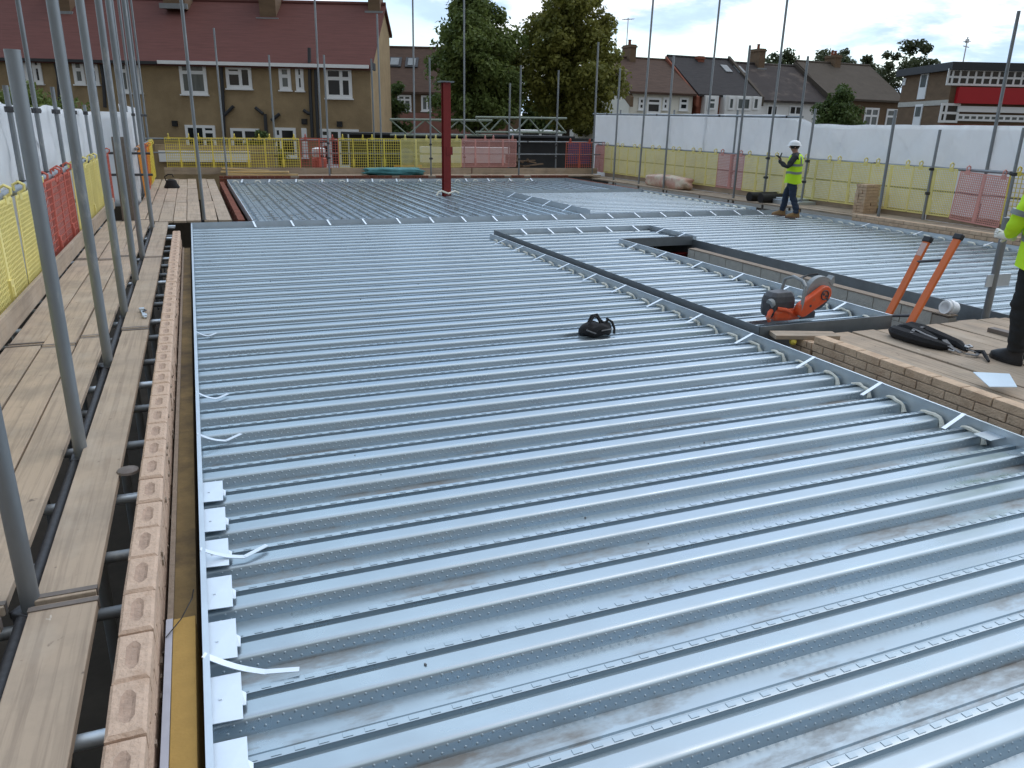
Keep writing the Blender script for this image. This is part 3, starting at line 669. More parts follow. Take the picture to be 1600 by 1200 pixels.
def px_pole(bx, by, y, tx, ty, label, z0=-3.1, r=.028, cps=()):
    b = aty(bx, by, y); t = aty(tx, ty, y); 
    zt = t.z if ty > 0 else t.z+1.0
    f = (zt-z0)/(t.z-b.z); lx = (t.x-b.x); lx = max(-.12, min(.12, lx))
    return pole(b.x, y, z0, zt, label, r, lean=(lx,0), cps=cps)
px_pole(354,275,27.4,334,44,'pole in front of the brown house, beside the far left brick leaf')
backs = [(428,217,28.85,420,86,0),(511,210,27.45,506,86,1),(501,217,28.85,492,0,0),(585,217,28.85,580,92,0),(596,217,28.85,589,22,0),(647,220,28.85,645,0,0),(674,272,27.45,671,90,1),(726,222,28.85,725,0,0),(795,222,28.85,797,130,0),(811,272,27.45,814,102,1),(869,262,28.85,873,110,0)]
for i, (bx, by, y, tx, ty, inn) in enumerate(backs):
    px_pole(bx,by,y,tx,ty,f'thin pole of the back scaffold, {NTH[i]} from the left along the back', r=.032, cps=(1.2,.72))
rin = [(926,277,935,66),(959,282,969,107),(997,287,1021,0),(1037,295,1053,87),(1146,310,1172,71),(1372,345,1400,172),(1528,347,1588,17)]
rny = [28.3,26.4,24.5,22.6,19.0,13.45,11.9]
for i, ((bx,by,tx,ty), y) in enumerate(zip(rin, rny)):
    px_pole(bx,by,y,tx,ty,f'tall pole at the inner edge of the right walkway, {NTH[i]} counted from the far corner', r=.034)
rout = [(965,227,970,172,28.9),(1046,235,1054,172,24.2),(1100,237,1125,0,22.1),(1147,240,1153,172,20.3),(1202,242,1230,0,18.3),(1247,245,1262,88,17.3),(1256,262,1275,170,16.6),(1457,257,1469,203,13.0),(1589,262,1600,200,10.9)]
for i, (bx,by,tx,ty,y) in enumerate(rout):
    px_pole(bx,by,y,tx,ty,f'pole standing against the right white sheeting, {NTH[i]} counted from the far corner', r=.032, cps=(1.18,.65) if y > 12 else (1.2,))
g_ = pole(8.13, 5.80, -3.1, 1.07, 'short pole stub rising through the timber platform beside the worker', .04)
bk = MB(); bk.bb((-.13,-.02,3.42),(.24,.0,3.56)); bk.build('bracket', X['galv'], g_, bevel=.003)
# ledgers, guard rails, transoms
rail((-.815,-1,-.03),(-.815,16,-.03),'dark ledger tube running below the gap by the left poles', .03, 'coupler')
rail((-1.79,4,1.13),(-1.79,20.3,1.13),'guard rail tube above the left mesh guards', .045, 'pole', cps=(.4,.54,.72,.86))
rail((-1.79,13.5,.62),(-1.79,20.3,.62),'lower rail tube behind the left mesh guards', .026)
rail((-1.9,20.4,1.1),(-.9,20.4,1.1),'short upper rail across the jog of the left scaffold', .028,'coupler')
rail((-1.9,20.4,.62),(-.9,20.4,.62),'short lower rail across the jog of the left scaffold', .028,'coupler')
rail((-1.2,20.4,1.2),(-1.2,28.7,1.2),'guard rail above the far left orange and yellow guards', .028)
rail((-1.4,28.75,1.235),(15.6,28.75,1.33),'top guard rail tube along the back scaffold', .03, cps=(.2,.4,.62,.8))
rail((-1.4,28.75,.80),(15.6,28.75,.86),'middle guard rail tube along the back scaffold', .022)
rail((15.5,8.5,1.20),(15.5,29.2,1.24),'guard rail tube above the right mesh guards', .032, cps=(.13,.3,.55,.75))
rail((15.46,8.5,.72),(15.46,29.2,.72),'middle rail tube across the right mesh guards', .022)
rail((15.45,17.4,2.29),(15.45,29.6,2.42),'top rail tube along the far part of the right sheeting', .034, cps=(.05,.3,.6,.9))
for i in range(22):
    y = 2.35+i*.66+random.uniform(-.12,.12)
    rail((-1.9,y,-.05-.03*(i % 2)),(-.43,y+random.uniform(-.03,.03),-.045-.03*(i % 2)),f'transom tube under the left boards, {ORD[i] if i < 18 else NTH[i-14]+" from the far end"}', .027, 'pole' if i % 3 else 'galv', 'transom tubes under the left boards')
for i in range(9):
    y = 1.6+i*1.5
    rail((-.62,y,-1.5-.1*(i % 2)),(-.62,y+1.2,-1.55),f'low ledger tube down in the dark gap, {ORD[i]}', .025, 'coupler', 'low tubes in the gap')
# ---------------------------------------------------------------- mesh guards
def guard_proto(w_=1.14, h=1.0, nx=14, ny=11, bw=.013):
    m = MB(); t = .009
    for i in range(nx+1):
        x = -w_/2+w_*i/nx; k = .026 if i in (0, nx) else bw
        m.box((x,0,h/2), (k,t,h))
    for j in range(ny+1):
        z = h*j/ny; k = .03 if j in (0, ny) else bw
        m.box((0,.003,z), (w_,t,k))
    m.box((0,.0,h*.5), (.05,.016,h)) 
    return m
def guard_latch():
    m = MB(); m.box((0,-.012,.18), (.085,.03,.26)); m.box((0,-.02,.2), (.05,.03,.1)); return m
def guard_hook(s, w_=1.14, h=1.0):
    m = MB()
    if 1:
        x = s*w_*.36; m.box((x,0,h+.0), (.10,.02,.08))
        m.path([(x,-.0,h+.03),(x,-.045,h+.06),(x,-.05,h+.11),(x,0,h+.14),(x,.05,h+.11),(x,.05,h+.05)], .016, 6)
    return m
GM = guard_proto(); GMD = guard_proto(nx=26, ny=22, bw=.0135); gmesh = None; GMESH = {}
def guard(x, y, z, rz, colour, label, sx=1.0, tilt=0.0, tz=0.0):
    global gmesh
    key = colour
    if key not in GMESH:
        o = (GMD if colour in ('gyp','gp') else GM).build('mesh_guard', X[colour]); GMESH[key] = o
        guard_latch().build('latch', X[colour], o)
        for s in (-1, 1): guard_hook(s).build('hook', X[colour], o)
    else:
        o = copy_tree(GMESH[key])
    o.location = (x,y,z); o.rotation_euler = (tilt, tz, rz); o.scale = (sx,1,1)
    return tag(o, label, 'mesh guard', 'plastic mesh guards hung on the scaffold')
CN = dict(gy='yellow', gyp='pale yellow', gr='red', go='orange', gp='faded red')
for i, (y0, y1, c) in enumerate([(3.8,5.05,'gyp'),(5.05,6.3,'gyp'),(6.3,7.6,'gyp'),(7.62,9.2,'gyp'),(9.22,10.8,'gyp'),(10.85,12.2,'gr'),(12.2,13.5,'gr'),(13.5,14.1,'gyp'),(14.95,16.4,'gyp'),(16.4,18.2,'gyp'),(18.3,19.6,'gr')]):
    guard(-1.725+random.uniform(-.015,.015), (y0+y1)/2, .10, PI/2, c, f'{CN[c]} mesh guard on the left rail, {ORD[i]} to the camera', (y1-y0)/1.14*.985, random.uniform(-.02,.02))
for i, (y0, y1, c) in enumerate([(20.6,21.9,'go'),(21.95,23.3,'gr'),(23.3,24.6,'go'),(24.6,26.4,'gy'),(26.4,28.2,'gy')]):
    guard(-1.12+random.uniform(-.03,.03), (y0+y1)/2, .10, PI/2, c, f'{CN[c]} mesh guard along the far left walkway, {ORD[i]} of that run', (y1-y0)/1.14*.985, random.uniform(-.05,.05))
bx = [-.80,.10,1.22,2.36,3.52,4.86,5.89,7.12,8.28,9.46,10.57,11.7]
bc = ['gy','gy','gy','gy','gr','gy','gy','gyp','gyp','gp','gp']
for i in range(11):
    guard((bx[i]+bx[i+1])/2, 28.66, .27+.012*i, 0, bc[i], f'{CN[bc[i]]} mesh guard on the back rail, {NTH[i]} from the left', (bx[i+1]-bx[i])/1.14*.97, 0, random.gauss(0,.004))
guard(14.4, 28.6, .32, 0, 'gr', 'bright red mesh guard at the far back corner by the blue board', 1.05)
ry = [29.2,28.4,27.2,25.9,24.6,23.3,22.1,20.9,19.6,18.4,17.2,16.0,14.75,13.5,12.35,11.15,9.9,8.7]
rc = ['gp','gyp','gyp','gyp','gyp','gyp','gyp','gp','gyp','gyp','gyp','gyp','gyp','gyp','gp','gy','gy']
for i in range(17):
    y0, y1 = ry[i+1], ry[i]
    guard(15.42, (y0+y1)/2, .20 if i != 14 else .14, PI/2+(.0 if i != 14 else 0), rc[i], f'{CN[rc[i]]} mesh guard in front of the right sheeting, {NTH[i]} counted from the far corner', (y1-y0)/1.14*.97, random.uniform(-.02,.02), 0 if i != 14 else -.05)
# ---------------------------------------------------------------- white sheeting
def sheeting(name, label, fn, nu, nv):
    V, Fs = [], []
    for i in range(nu+1):
        for j in range(nv+1): V.append(fn(i/nu, j/nv))
    for i in range(nu):
        for j in range(nv):
            a = i*(nv+1)+j; Fs.append((a, a+1, a+nv+2, a+nv+1))
    m = MB(); m.add(V, Fs); o = m.build(name, X['sheet'], smooth=True)
    s = o.modifiers.new('thickness','SOLIDIFY'); s.thickness = .006
    return tag(o, label, 'sheeting')
from mathutils import noise as NZ
def wav(a, b, amp=.05, f=1.0):
    r = 1-abs(NZ.noise((a*f*1.6-b*1.1, b*f*.7, 11.3)))*2; r2 = 1-abs(NZ.noise((a*f*2.9+b*1.9, b*f*1.1, 17.9)))*2
    return amp*(NZ.noise((a*f, b*f*1.7, 3.1))+.5*NZ.noise((a*f*2.7+b*1.5, b*f*2.2, 7.7))+.55*max(0,r)**4+.4*max(0,r2)**5)
def left_s(u, v):
    y = 1.5+u*18.8; top = 2.03+.05*NZ.noise((y*.8,0,0))-.03*abs(math.sin(y*.9))
    return (-2.0+wav(y, v*2, .07, 1.1), y, .0+(top-.0)*v)
sheeting('sheeting', 'white sheeting tied along the outside of the near left scaffold', left_s, 240, 20)
def left_e(u, v):
    x = -2.0+u*.78; return (x, 20.46+wav(x*2, v*2, .05), -.1+2.1*v)
sheeting('sheeting', 'white sheeting closing the jog at the far end of the left walkway', left_e, 8, 12)
def left_f(u, v):
    y = 20.5+u*8.2; return (-1.42+wav(y, v*2, .06), y, -.1+(2.25+.05*NZ.noise((y,1,0)))*v)
sheeting('sheeting', 'white sheeting along the far left walkway beside orange guards', left_f, 50, 12)
def right_s(u, v):
    y = 17.25+u*12.6; top = 2.45-.10*(1-u)+.025*NZ.noise((y*1.4,0,0)); 
    if y < 18.6: top -= .22*((18.6-y)/1.35)**2
    return (15.66+wav(y, v*2, .07, .9)+.12*(1-v)*NZ.noise((y*2.1, 0, 5)), y, -.1+(top+.1)*v)
sheeting('sheeting', 'white sheeting along the far half of the right scaffold behind the standing worker', right_s, 260, 20)
def right_n(u, v):
    y = 7.5+u*9.7; top = 2.13-.02*u+.03*NZ.noise((y*1.1,4,0))
    return (15.68+wav(y+3, v*2.2, .09, .8), y, -.1+(top+.1)*v)
sheeting('sheeting', 'white sheeting along the near half of the right scaffold, lower at the top', right_n, 220, 20)

# ---------------------------------------------------------------- loose things on the scaffold
def timber(label, p, q, w_, h, mtl='ptim'):
    m = MB(); m.beam(p, q, w_, h); return tag(m.build('timber_board', X[mtl], bevel=.004), label, 'timber', 'new timber stacked at the back')
timber('pale new timber lying lowest on the back left boards', (1.0,27.95,.15), (3.3,27.75,.15), .22, .05)
timber('pale new timber lying on top, skewed, at the back left', (.85,28.2,.22), (3.0,27.8,.235), .24, .06)
timber('pale new timber leaning against the toe board at the back left', (.9,28.4,.32), (2.4,28.25,.25), .18, .05)
def sack(name, label, cat, c, d, mt, seed=0, rz=0, sub=3, amp=.3):
    bm = bmesh.new(); bmesh.ops.create_cube(bm, size=1); bmesh.ops.subdivide_edges(bm, edges=bm.edges, cuts=6, use_grid_fill=True)
    for v in bm.verts:
        p = v.co.copy(); r = p.length; e = max(abs(p.x),abs(p.y),abs(p.z)); p = p*(.5/ e)*((e/r)**.55)*1.25 if r else p
        n = NZ.noise(p*3.3+Vector((seed,0,0)))*amp*.25
        p += p.normalized()*n; v.co = Vector((p.x*d[0], p.y*d[1], max(-.5, p.z)*d[2]))
    me = bpy.data.meshes.new(name); bm.to_mesh(me); bm.free(); me.shade_smooth(); me.materials.append(X[mt])
    o = bpy.data.objects.new(name, me); C.objects.link(o); o.location = c; o.rotation_euler = (0,0,rz); return tag(o, label, cat)
sack('tarpaulin','crumpled teal tarpaulin lying on the back walkway','tarpaulin',(6.65,27.95,.23),(1.75,.6,.24),'tarp',3,.02,amp=.9)
sack('wrapped_roll','roll wrapped in pink and cream plastic on the right walkway','wrapped roll',(14.95,22.9,.20),(.5,2.2,.36),'pinkpack',5,-.05,amp=.5)
def box_pack(): pass
st = thing('brick_stack','square stack of buff bricks on the right walkway by the guards','brick stack',(15.12,14.45,.03)); m = MB()
for k in range(10):
    for j in range(3):
        for i in range(2):
            m.box((random.gauss(0,.006)+(-.11+.22*i if k % 2 else 0), -.11+.11*j if not (k % 2) else -.11+.11*j, .035+k*.072), ((.43 if not k % 2 else .21)*.98,.102,.066), Matrix.Rotation(random.gauss(0,.03),3,'Z'))
m.build('bricks', X['brickt'], st, bevel=.004)
for i, (y, l) in enumerate(((18.05,'black roll of membrane at the right deck edge, farther one'),(17.55,'black roll of membrane at the right deck edge, nearer one'))):
    m = MB(); R2 = Matrix.Rotation(PI/2,3,'Y'); m.lathe((0,0,0), [(.04,-.5),(.13,-.5),(.13,.5),(.04,.5),(.03,.42),(.03,-.42)], 16, R2)
    o = m.build('membrane_roll', X['black'], smooth=True, loc=(14.75+.25,y,.14)); tag(o, l, 'roll', 'black membrane rolls')
m = MB(); m.box((0,0,.06),(.6,1.0,.12)); m.box((.02,.1,.15),(.5,.7,.05),Matrix.Rotation(.2,3,'Z')); o = m.build('slab_pile', X['galv'], bevel=.008, loc=(15.1,16.9,.02)); tag(o,'grey flat packs lying on the walkway behind the standing worker','slab pile')
# dark kettle-like tool bag far left
kb = thing('tool_bag','small black bag with a handle on the far left walkway','tool bag',(-.62,24.4,0)); kb.scale = (.68,.68,.75) 
m = MB(); m.loft([[(.28*a*math.cos(t)*1.0,.2*a*math.sin(t),z) for t in [2*PI*j/14 for j in range(14)]] for a, z in ((1.05,0),(1.1,.05),(.85,.16),(.7,.28),(.35,.33))]); m.build('bag_body', X['fabric'], kb, smooth=True)
m = MB(); m.path([(-.2,0,.26),(-.24,0,.42),(-.1,.02,.50),(.06,.02,.5),(.1,0,.4)], .025, 6); m.build('handle', X['fabric'], kb, smooth=True)
# black cable/harness coil in the middle of the deck
coil = thing('harness_bag','black strap bag lying on the middle of the large deck','bag',(3.60,6.60,-.075))
m = MB(); n = 22
def blob_ring(a, b, z, k, s): return [(a*math.cos(t)*(1+.10*math.sin(3*t+s)), b*math.sin(t)*(1+.08*math.cos(2*t+s)), z+.012*math.sin(4*t+s)) for t in [2*PI*j/n for j in range(n)]]
m.loft([blob_ring(.155,.10,.0,0,0),blob_ring(.175,.12,.02,0,.3),blob_ring(.172,.12,.06,0,.6),blob_ring(.150,.105,.095,0,.9),blob_ring(.10,.07,.115,0,1.2)]); m.build('bag_body', X['fabric'], coil, smooth=True)
for i, pts in enumerate([[(-.13,-.07,.06),(-.08,-.03,.14),(-.03,0,.185),(.02,.02,.17),(.05,.0,.11)],[(-.09,.02,.1),(-.03,.05,.18),(.03,.05,.19),(.07,.04,.13),(.1,0,.1)],[(.08,-.02,.1),(.13,-.01,.145),(.17,-.02,.12),(.185,-.05,.06),(.17,-.08,.015)],[(.12,.03,.09),(.15,.02,.14),(.12,.0,.15)]]):
    m = MB(); m.path(pts, .013, 6); m.build('strap_loop', X['fabric'], coil, smooth=True)
m = MB(); m.path([(-.15,-.085,.075),(-.10,-.115,.055),(-.06,-.122,.04)], .008, 5); m.path([(.0,-.124,.065),(.07,-.115,.068),(.14,-.085,.065)], .007, 5); m.build('trim_tape', X['webbing'], coil)
# safety harness on the platform
hs = thing('safety_harness','black safety harness with grey straps lying on the timber platform','safety harness',(6.47,5.07,-.03),R_(-80))
def tubey(name, pts, r, mt, n=8):
    m = MB(); m.path(pts, r, n); return m.build(name, X[mt], hs, smooth=True)
tubey('padding', [(-.42,.10,.06),(-.34,.16,.075),(-.2,.15,.08),(0,.13,.065),(.18,.10,.05),(.3,.03,.03)], [.05,.075,.07,.055,.045,.02], 'fabric')
tubey('padding', [(-.44,.02,.055),(-.36,-.06,.06),(-.2,-.10,.06),(-.02,-.12,.055),(.12,-.09,.045),(.2,-.03,.03)], [.05,.065,.065,.055,.045,.025], 'fabric')
tubey('padding', [(-.40,.06,.07),(-.3,.03,.10),(-.15,.02,.09),(.02,.01,.06)], [.05,.06,.05,.03], 'fabric')
def flat(name, pts, w_, mt):
    m = MB()
    for a, b in zip(pts, pts[1:]): m.beam(a, b, w_, .006)
    m.build(name, X[mt], hs)
flat('webbing_strap', [(-.28,.06,.13),(-.2,-.02,.125),(-.1,-.05,.11),(.05,-.06,.09)], .035, 'webbing')
flat('webbing_strap', [(-.22,.18,.12),(-.18,.08,.14),(-.2,-.04,.12),(-.16,-.14,.11)], .03, 'webbing')
flat('webbing_strap', [(.1,-.02,.09),(.2,-.07,.05),(.3,-.07,.02)], .05, 'webbing')
flat('webbing_strap', [(.26,.06,.05),(.32,.02,.04),(.40,.05,.03),(.42,-.03,.02),(.34,-.06,.02)], .03, 'webbing')
tubey('lanyard', [(.36,.06,.03),(.44,.04,.05),(.5,-.02,.03),(.57,-.10,.015)], [.018,.02,.018,.012], 'fabric', 6)
m = MB(); m.path([(.26,.05,.06),(.29,.08,.07),(.33,.06,.065),(.31,.03,.06),(.27,.04,.06)], .009, 6); m.build('buckle', X['alu'], hs, smooth=True); m = MB(); m.path([(.2,-.1,.03),(.22,-.13,.035),(.26,-.12,.03),(.24,-.09,.03)], .008, 6); m.build('buckle', X['alu'], hs, smooth=True)
# pale sheet offcut and scraps
m = MB(); m.prism([(5.55,3.80,.062),(5.75,3.72,.065),(6.0,3.97,.07),(5.75,4.10,.07)], (0,0,.006)); tag(m.build('sheet_offcut', X['pale']), 'pale blue offcut of sheet on the bricks at the platform edge', 'offcut')
m = MB(); m.bb((7.5,4.65,-.028),(7.6,5.3,.02)); o = m.build('timber_offcut', X['hoop'], bevel=.004); tag(o, 'dark timber offcut lying on the platform by the worker', 'offcut')
m = MB(); m.lathe((0,0,0), [(.0,-.03),(.02,-.028),(.036,-.012),(.036,.012),(.02,.028),(0,.03)], 14, Matrix.Rotation(1.3,3,'X')); o = m.build('tape_measure', X['gy'], smooth=True, loc=(5.30,5.68,-.05)); tag(o, 'small yellow round thing below the platform corner', 'tape measure')
# white pipe and milky bottle by the ladder
m = MB(); R3 = Matrix.Rotation(PI/2,3,'X') @ Matrix.Rotation(.3,3,'Y'); m.lathe((0,0,0), [(.06,-.07),(.08,-.07),(.08,-.03),(.095,-.03),(.095,.02),(.08,.02),(.08,.09),(.06,.09),(.06,-.07)], 20, Matrix.Rotation(R_(100),3,'Y'))
o = m.build('waste_pipe', X['upvc'], smooth=True, loc=(8.1,6.25,-.02)); tag(o, 'white plastic pipe end poking up beside the block wall', 'pipe')
# wall bracket on inner board
bt = thing('clamp','small metal clamp lying on the brown inner board','clamp',(-.60,8.15,.056),R_(8)); m = MB(); m.box((0,0,.012),(.03,.36,.02)); m.box((.0,.14,.025),(.05,.05,.03)); m.box((0,-.12,.02),(.045,.07,.025)); m.build('clamp_bar', X['galv'], bt, bevel=.005)
m = MB(); m.path([(0,.02,.03),(.03,.05,.03),(.02,.1,.03)], .008, 6); m.build('bolt', X['coupler'], bt)
m = MB(); m.lathe((0,0,0), [(.06,0),(.055,.012),(.03,.022),(0,.024)], 12); o = m.build('cap_disc', X['hoop'], smooth=True, loc=(-.50,4.32,.052)); m2_ = tag(o, 'small dark rubber flap at the edge of the inner board', 'rubber flap')

# ---------------------------------------------------------------- ladder
ld = thing('ladder','orange fibreglass ladder with black feet caps leaning in the stair opening','ladder',(7.1,6.015,0))
p0 = [Vector((7.06,6.2,-.10)), Vector((7.0,5.83,-.10))]; tops = [aty(1450,374,6.2), aty(1498,370,5.83)]
dirs = [(tops[i]-Vector(((7.12 if i == 0 else 7.04), (6.2,5.83)[i], 0.02))) for i in (0,1)]
o_ = Vector((7.1,6.015,0)); st_ = []
for i in (0,1):
    a = tops[i]; b = tops[i]-dirs[i]*4.0; st_.append((a,b))
    m = MB(); m.beam(b-o_, a-o_, .035, .085, (0,1,0)); 
    s = m.build('stile', X['orange'], ld, bevel=.006)
    m = MB(); d = dirs[i].normalized(); m.beam(a-o_-d*.035, a-o_+d*.03, .055, .105, (0,1,0)); m.build('stile_cap', X['black'], s, bevel=.012)
    if i == 0:
        m = MB(); m.beam(a-o_-d*.05, a-o_-d*.2, .038, .07, (0,1,0)); 
        x_ = m.build('sticker', X['sticker'], s)
for k in range(6):
    t = .27+k*.66
    a, b = [st_[i][0]-dirs[i].normalized()*t for i in (0,1)]
    m = MB(); m.tube(a-o_, b-o_, .016, 10); m.build('rung', X['saw' + 'd'], ld, smooth=True)

# ---------------------------------------------------------------- disc cutter
sw = thing('disc_cutter','orange and grey petrol disc cutter lying on the landing deck','disc cutter',(5.78,6.33,DZ-.068),R_(2)); sw.scale = (1.08,1.08,1.08)
def sp_(name, m, mt, smooth=False, bevel=.008, parent=None): return m.build(name, X[mt], parent or sw, smooth, bevel)
m = MB(); m.loft([[(x*a-.14, y*b, z) for x, y in ((-.13,-.10),(.10,-.11),(.15,-.06),(.15,.08),(.10,.11),(-.13,.10),(-.16,.04),(-.16,-.05))] for a, b, z in ((.9,.9,.05),(1,1,.09),(1.0,1.0,.2),(.92,.9,.25),(.7,.7,.29))]); sp_('engine_cover', m, 'sawd')
m = MB(); m.lathe((-.27,-.05,.19), [(0,-.03),(.045,-.03),(.05,.0),(.04,.03),(0,.035)], 14, Matrix.Rotation(R_(70),3,'Y')); sp_('air_filter', m, 'sawg', True, 0)
m = MB(); m.loft([[(x*a-.10, y*b-.02, z) for x, y in ((-.17,-.09),(-.02,-.12),(.15,-.11),(.17,.07),(-.15,.08))] for a, b, z in ((.9,.9,.02),(1,1,.05),(1,1,.10),(.9,.85,.135))]); sp_('fuel_tank', m, 'sawo')
m = MB(); pts = [(-.26,-.06,.13),(-.31,-.08,.10),(-.33,-.09,.05),(-.31,-.09,.02)]; m.path(pts, [.022,.024,.022,.018], 8); m.path([(-.24,-.1,.14),(-.16,-.13,.13),(-.08,-.13,.09)], .02, 8); sp_('rear_handle', m, 'sawo', True, 0)
# belt arm: long rounded slab rising to the right
m = MB(); poly = []; ax, az, bx_, bz, rr = .02,.13,.27,.27,.075
ang = math.atan2(bz-az, bx_-ax)
for j in range(9): t = ang+PI/2+PI*j/8; poly.append((ax+rr*math.cos(t), -.19, az+rr*math.sin(t)))
for j in range(9): t = ang-PI/2+PI*j/8; poly.append((bx_+rr*1.05*math.cos(t), -.19, bz+rr*1.05*math.sin(t)))
m.prism(poly, (0,.07,0)); arm = sp_('belt_arm', m, 'sawo', False, .012)
m = MB()
for (x, z, r) in ((.255,.262,.045),):
    m.path([(x+r*math.cos(t), -.194, z+r*math.sin(t)) for t in [2*PI*j/16 for j in range(17)]], .006, 6)
for (x, z) in ((.24,.27),(.275,.25),(.09,.165),(.30,.215)): m.lathe((x,-.19,z), [(0,-.006),(.013,-.006),(.013,.004),(0,.004)], 8, Matrix.Rotation(PI/2,3,'X'))
sp_('arm_bolts', m, 'sawd', False, 0, arm)
m = MB(); m.lathe((.27,-.085,.255), [(0,-.004),(.165,-.004),(.165,.004),(0,.004)], 36, Matrix.Rotation(PI/2,3,'X')); sp_('cutting_disc', m, 'sawd', False, 0)
m = MB(); ring = []
for yy in (-.115,-.055):
    ring.append([(.27+r*math.cos(t), yy, .255+r*math.sin(t)) for r, t in [(.178,R_(20)+R_(170)*j/14) for j in range(15)]+[(.03,R_(190)),(.03,R_(20))]])
m.loft(ring); gd = sp_('blade_guard', m, 'sawg', False, .004)
m = MB(); m.prism([(.36,-.12,.37),(.42,-.12,.43),(.44,-.12,.36),(.40,-.12,.33)], (0,.08,0)); sp_('spark_deflector', m, 'sawg', False, .004)
m = MB(); m.path([(-.02,-.17,.06),(-.01,-.18,.2),(.01,-.17,.36),(.02,-.12,.40),(.03,.02,.42),(.02,.12,.38),(.0,.14,.22),(-.02,.13,.1)], .016, 8); sp_('front_handle', m, 'sawg', True, 0)
m = MB(); m.path([(.08,-.10,.33),(.07,-.05,.39),(.12,.0,.41),(.2,.0,.43),(.29,-.03,.44)], .01, 6); sp_('water_hose', m, 'black', True, 0)
m = MB(); m.box((.15,-.05,.05),(.2,.13,.07)); m.box((.1,-.05,.025),(.35,.04,.03)); sp_('skid_plate', m, 'sawd', False, .01)

# crumbs of foam, mortar and swarf lying about on the big deck
m = MB()
for _ in range(60):
    x, y = random.uniform(.1,4.8), 2.0+9*random.random()**1.6; r = random.uniform(.003,.007); ys = y-((y-PH) % PITCHR)+random.choice([-.035,.04,.09,.2]); z = -.0868 if ys-(y-((y-PH) % PITCHR)) < .06 else -.146
    m.box((x,ys+random.uniform(-.01,.01),z+r*.5), (r*random.uniform(.6,2),r,r), Matrix.Rotation(random.uniform(0,3),3,'Z'))
tag(m.build('debris', X['webbing']), kind='stuff')
# ---------------------------------------------------------------- buildings
class Facade:
    """local frame of a house front: x along it, y into the house, z up from its ground"""
    def __init__(s, root, fn): s.root, s.fn = root, fn
    def P(s, px, py): return s.fn(px, py)
    def window(s, a, b, cols=(.5,), rows=(), glass='glass', name='window', sill=True, fr=.07, y=0.0, mt='upvc'):
        (x0, z1), (x1, z0) = s.P(*a), s.P(*b)
        m = MB(); t = fr
        m.bb((x0,y-.06,z0),(x1,y-.002,z0+t)); m.bb((x0,y-.06,z1-t),(x1,y-.002,z1)); m.bb((x0,y-.06,z0+t),(x0+t,y-.002,z1-t)); m.bb((x1-t,y-.06,z0+t),(x1,y-.002,z1-t))
        for c in cols: x = x0+(x1-x0)*c; m.bb((x-t/2,y-.056,z0+t),(x+t/2,y-.002,z1-t))
        xs = [x0]+[x0+(x1-x0)*c for c in cols]+[x1]
        for r in rows:
            if isinstance(r, tuple): k, r = r; k = [k]
            else: k = range(len(xs)-1)
            z = z1-(z1-z0)*r
            for i in k: m.bb((xs[i]+t/2,y-.052,z-t/2),(xs[i+1]-t/2,y-.002,z+t/2))
        f = m.build(name, X[mt], s.root)
        m = MB(); m.bb((x0+t*.6,y-.03,z0+t*.6),(x1-t*.6,y-.004,z1-t*.6)); m.build('pane', X[glass], f)
        if sill: m = MB(); m.bb((x0-.05,y-.12,z0-.06),(x1+.05,y-.003,z0-.003)); m.build('sill', X[mt], f)
        return f
def gable_house(name, label, root_loc, rz, x0, x1, depth, ze, zr, yr, ze2, wall, roof, over=.25, group=None):
    r = thing(name, label, 'house', root_loc, rz, group)
    m = MB(); m.prism([(x0,0,0),(x0,0,ze),(x0,yr,zr),(x0,depth,ze2),(x0,depth,0)], (x1-x0,0,0)); m.build('wall', X[wall], r)
    m = MB(); sl = (zr-ze)/yr; t = .16
    def slab(ya, za, yb, zb): m.prism([(x0-.12,ya,za),(x0-.12,yb,zb),(x0-.12,yb,zb+t),(x0-.12,ya,za+t)], (x1-x0+.24,0,0))
    slab(-over, ze-over*sl+.02, yr, zr+.02); slab(yr+.001, zr+.02, depth+over*.6, ze2-over*.5*(zr-ze2)/max(.1,depth-yr)+.02)
    m.path([(x0-.12,yr,zr+.17),(x1+.12,yr,zr+.17)], .11, 8)
    rf = m.build('roof', X[roof], r); return r, rf
def chimney(roof, x0, x1, y0, y1, z0, z1, mt='brickb', pots=2):
    m = MB(); m.bb((x0,y0,z0),(x1,y1,z1)); m.bb((x0-.06,y0-.06,z1-.22),(x1+.06,y1+.06,z1-.1)); c = m.build('chimney', X[mt], roof)
    for k in range(pots):
        m = MB(); x = x0+(x1-x0)*(k+.5)/pots; m.lathe((x,(y0+y1)/2,z1), [(.12,0),(.11,.3),(.13,.32),(.13,.38),(.08,.38),(.08,.05)], 10); m.build('chimney_pot', X['brickf'], c)
    m = MB(); m.bb((x0-.14,y0-.14,z0),(x1+.14,y0-.02,z0+.22)); m.build('flashing', X['lead'], c)
    return c
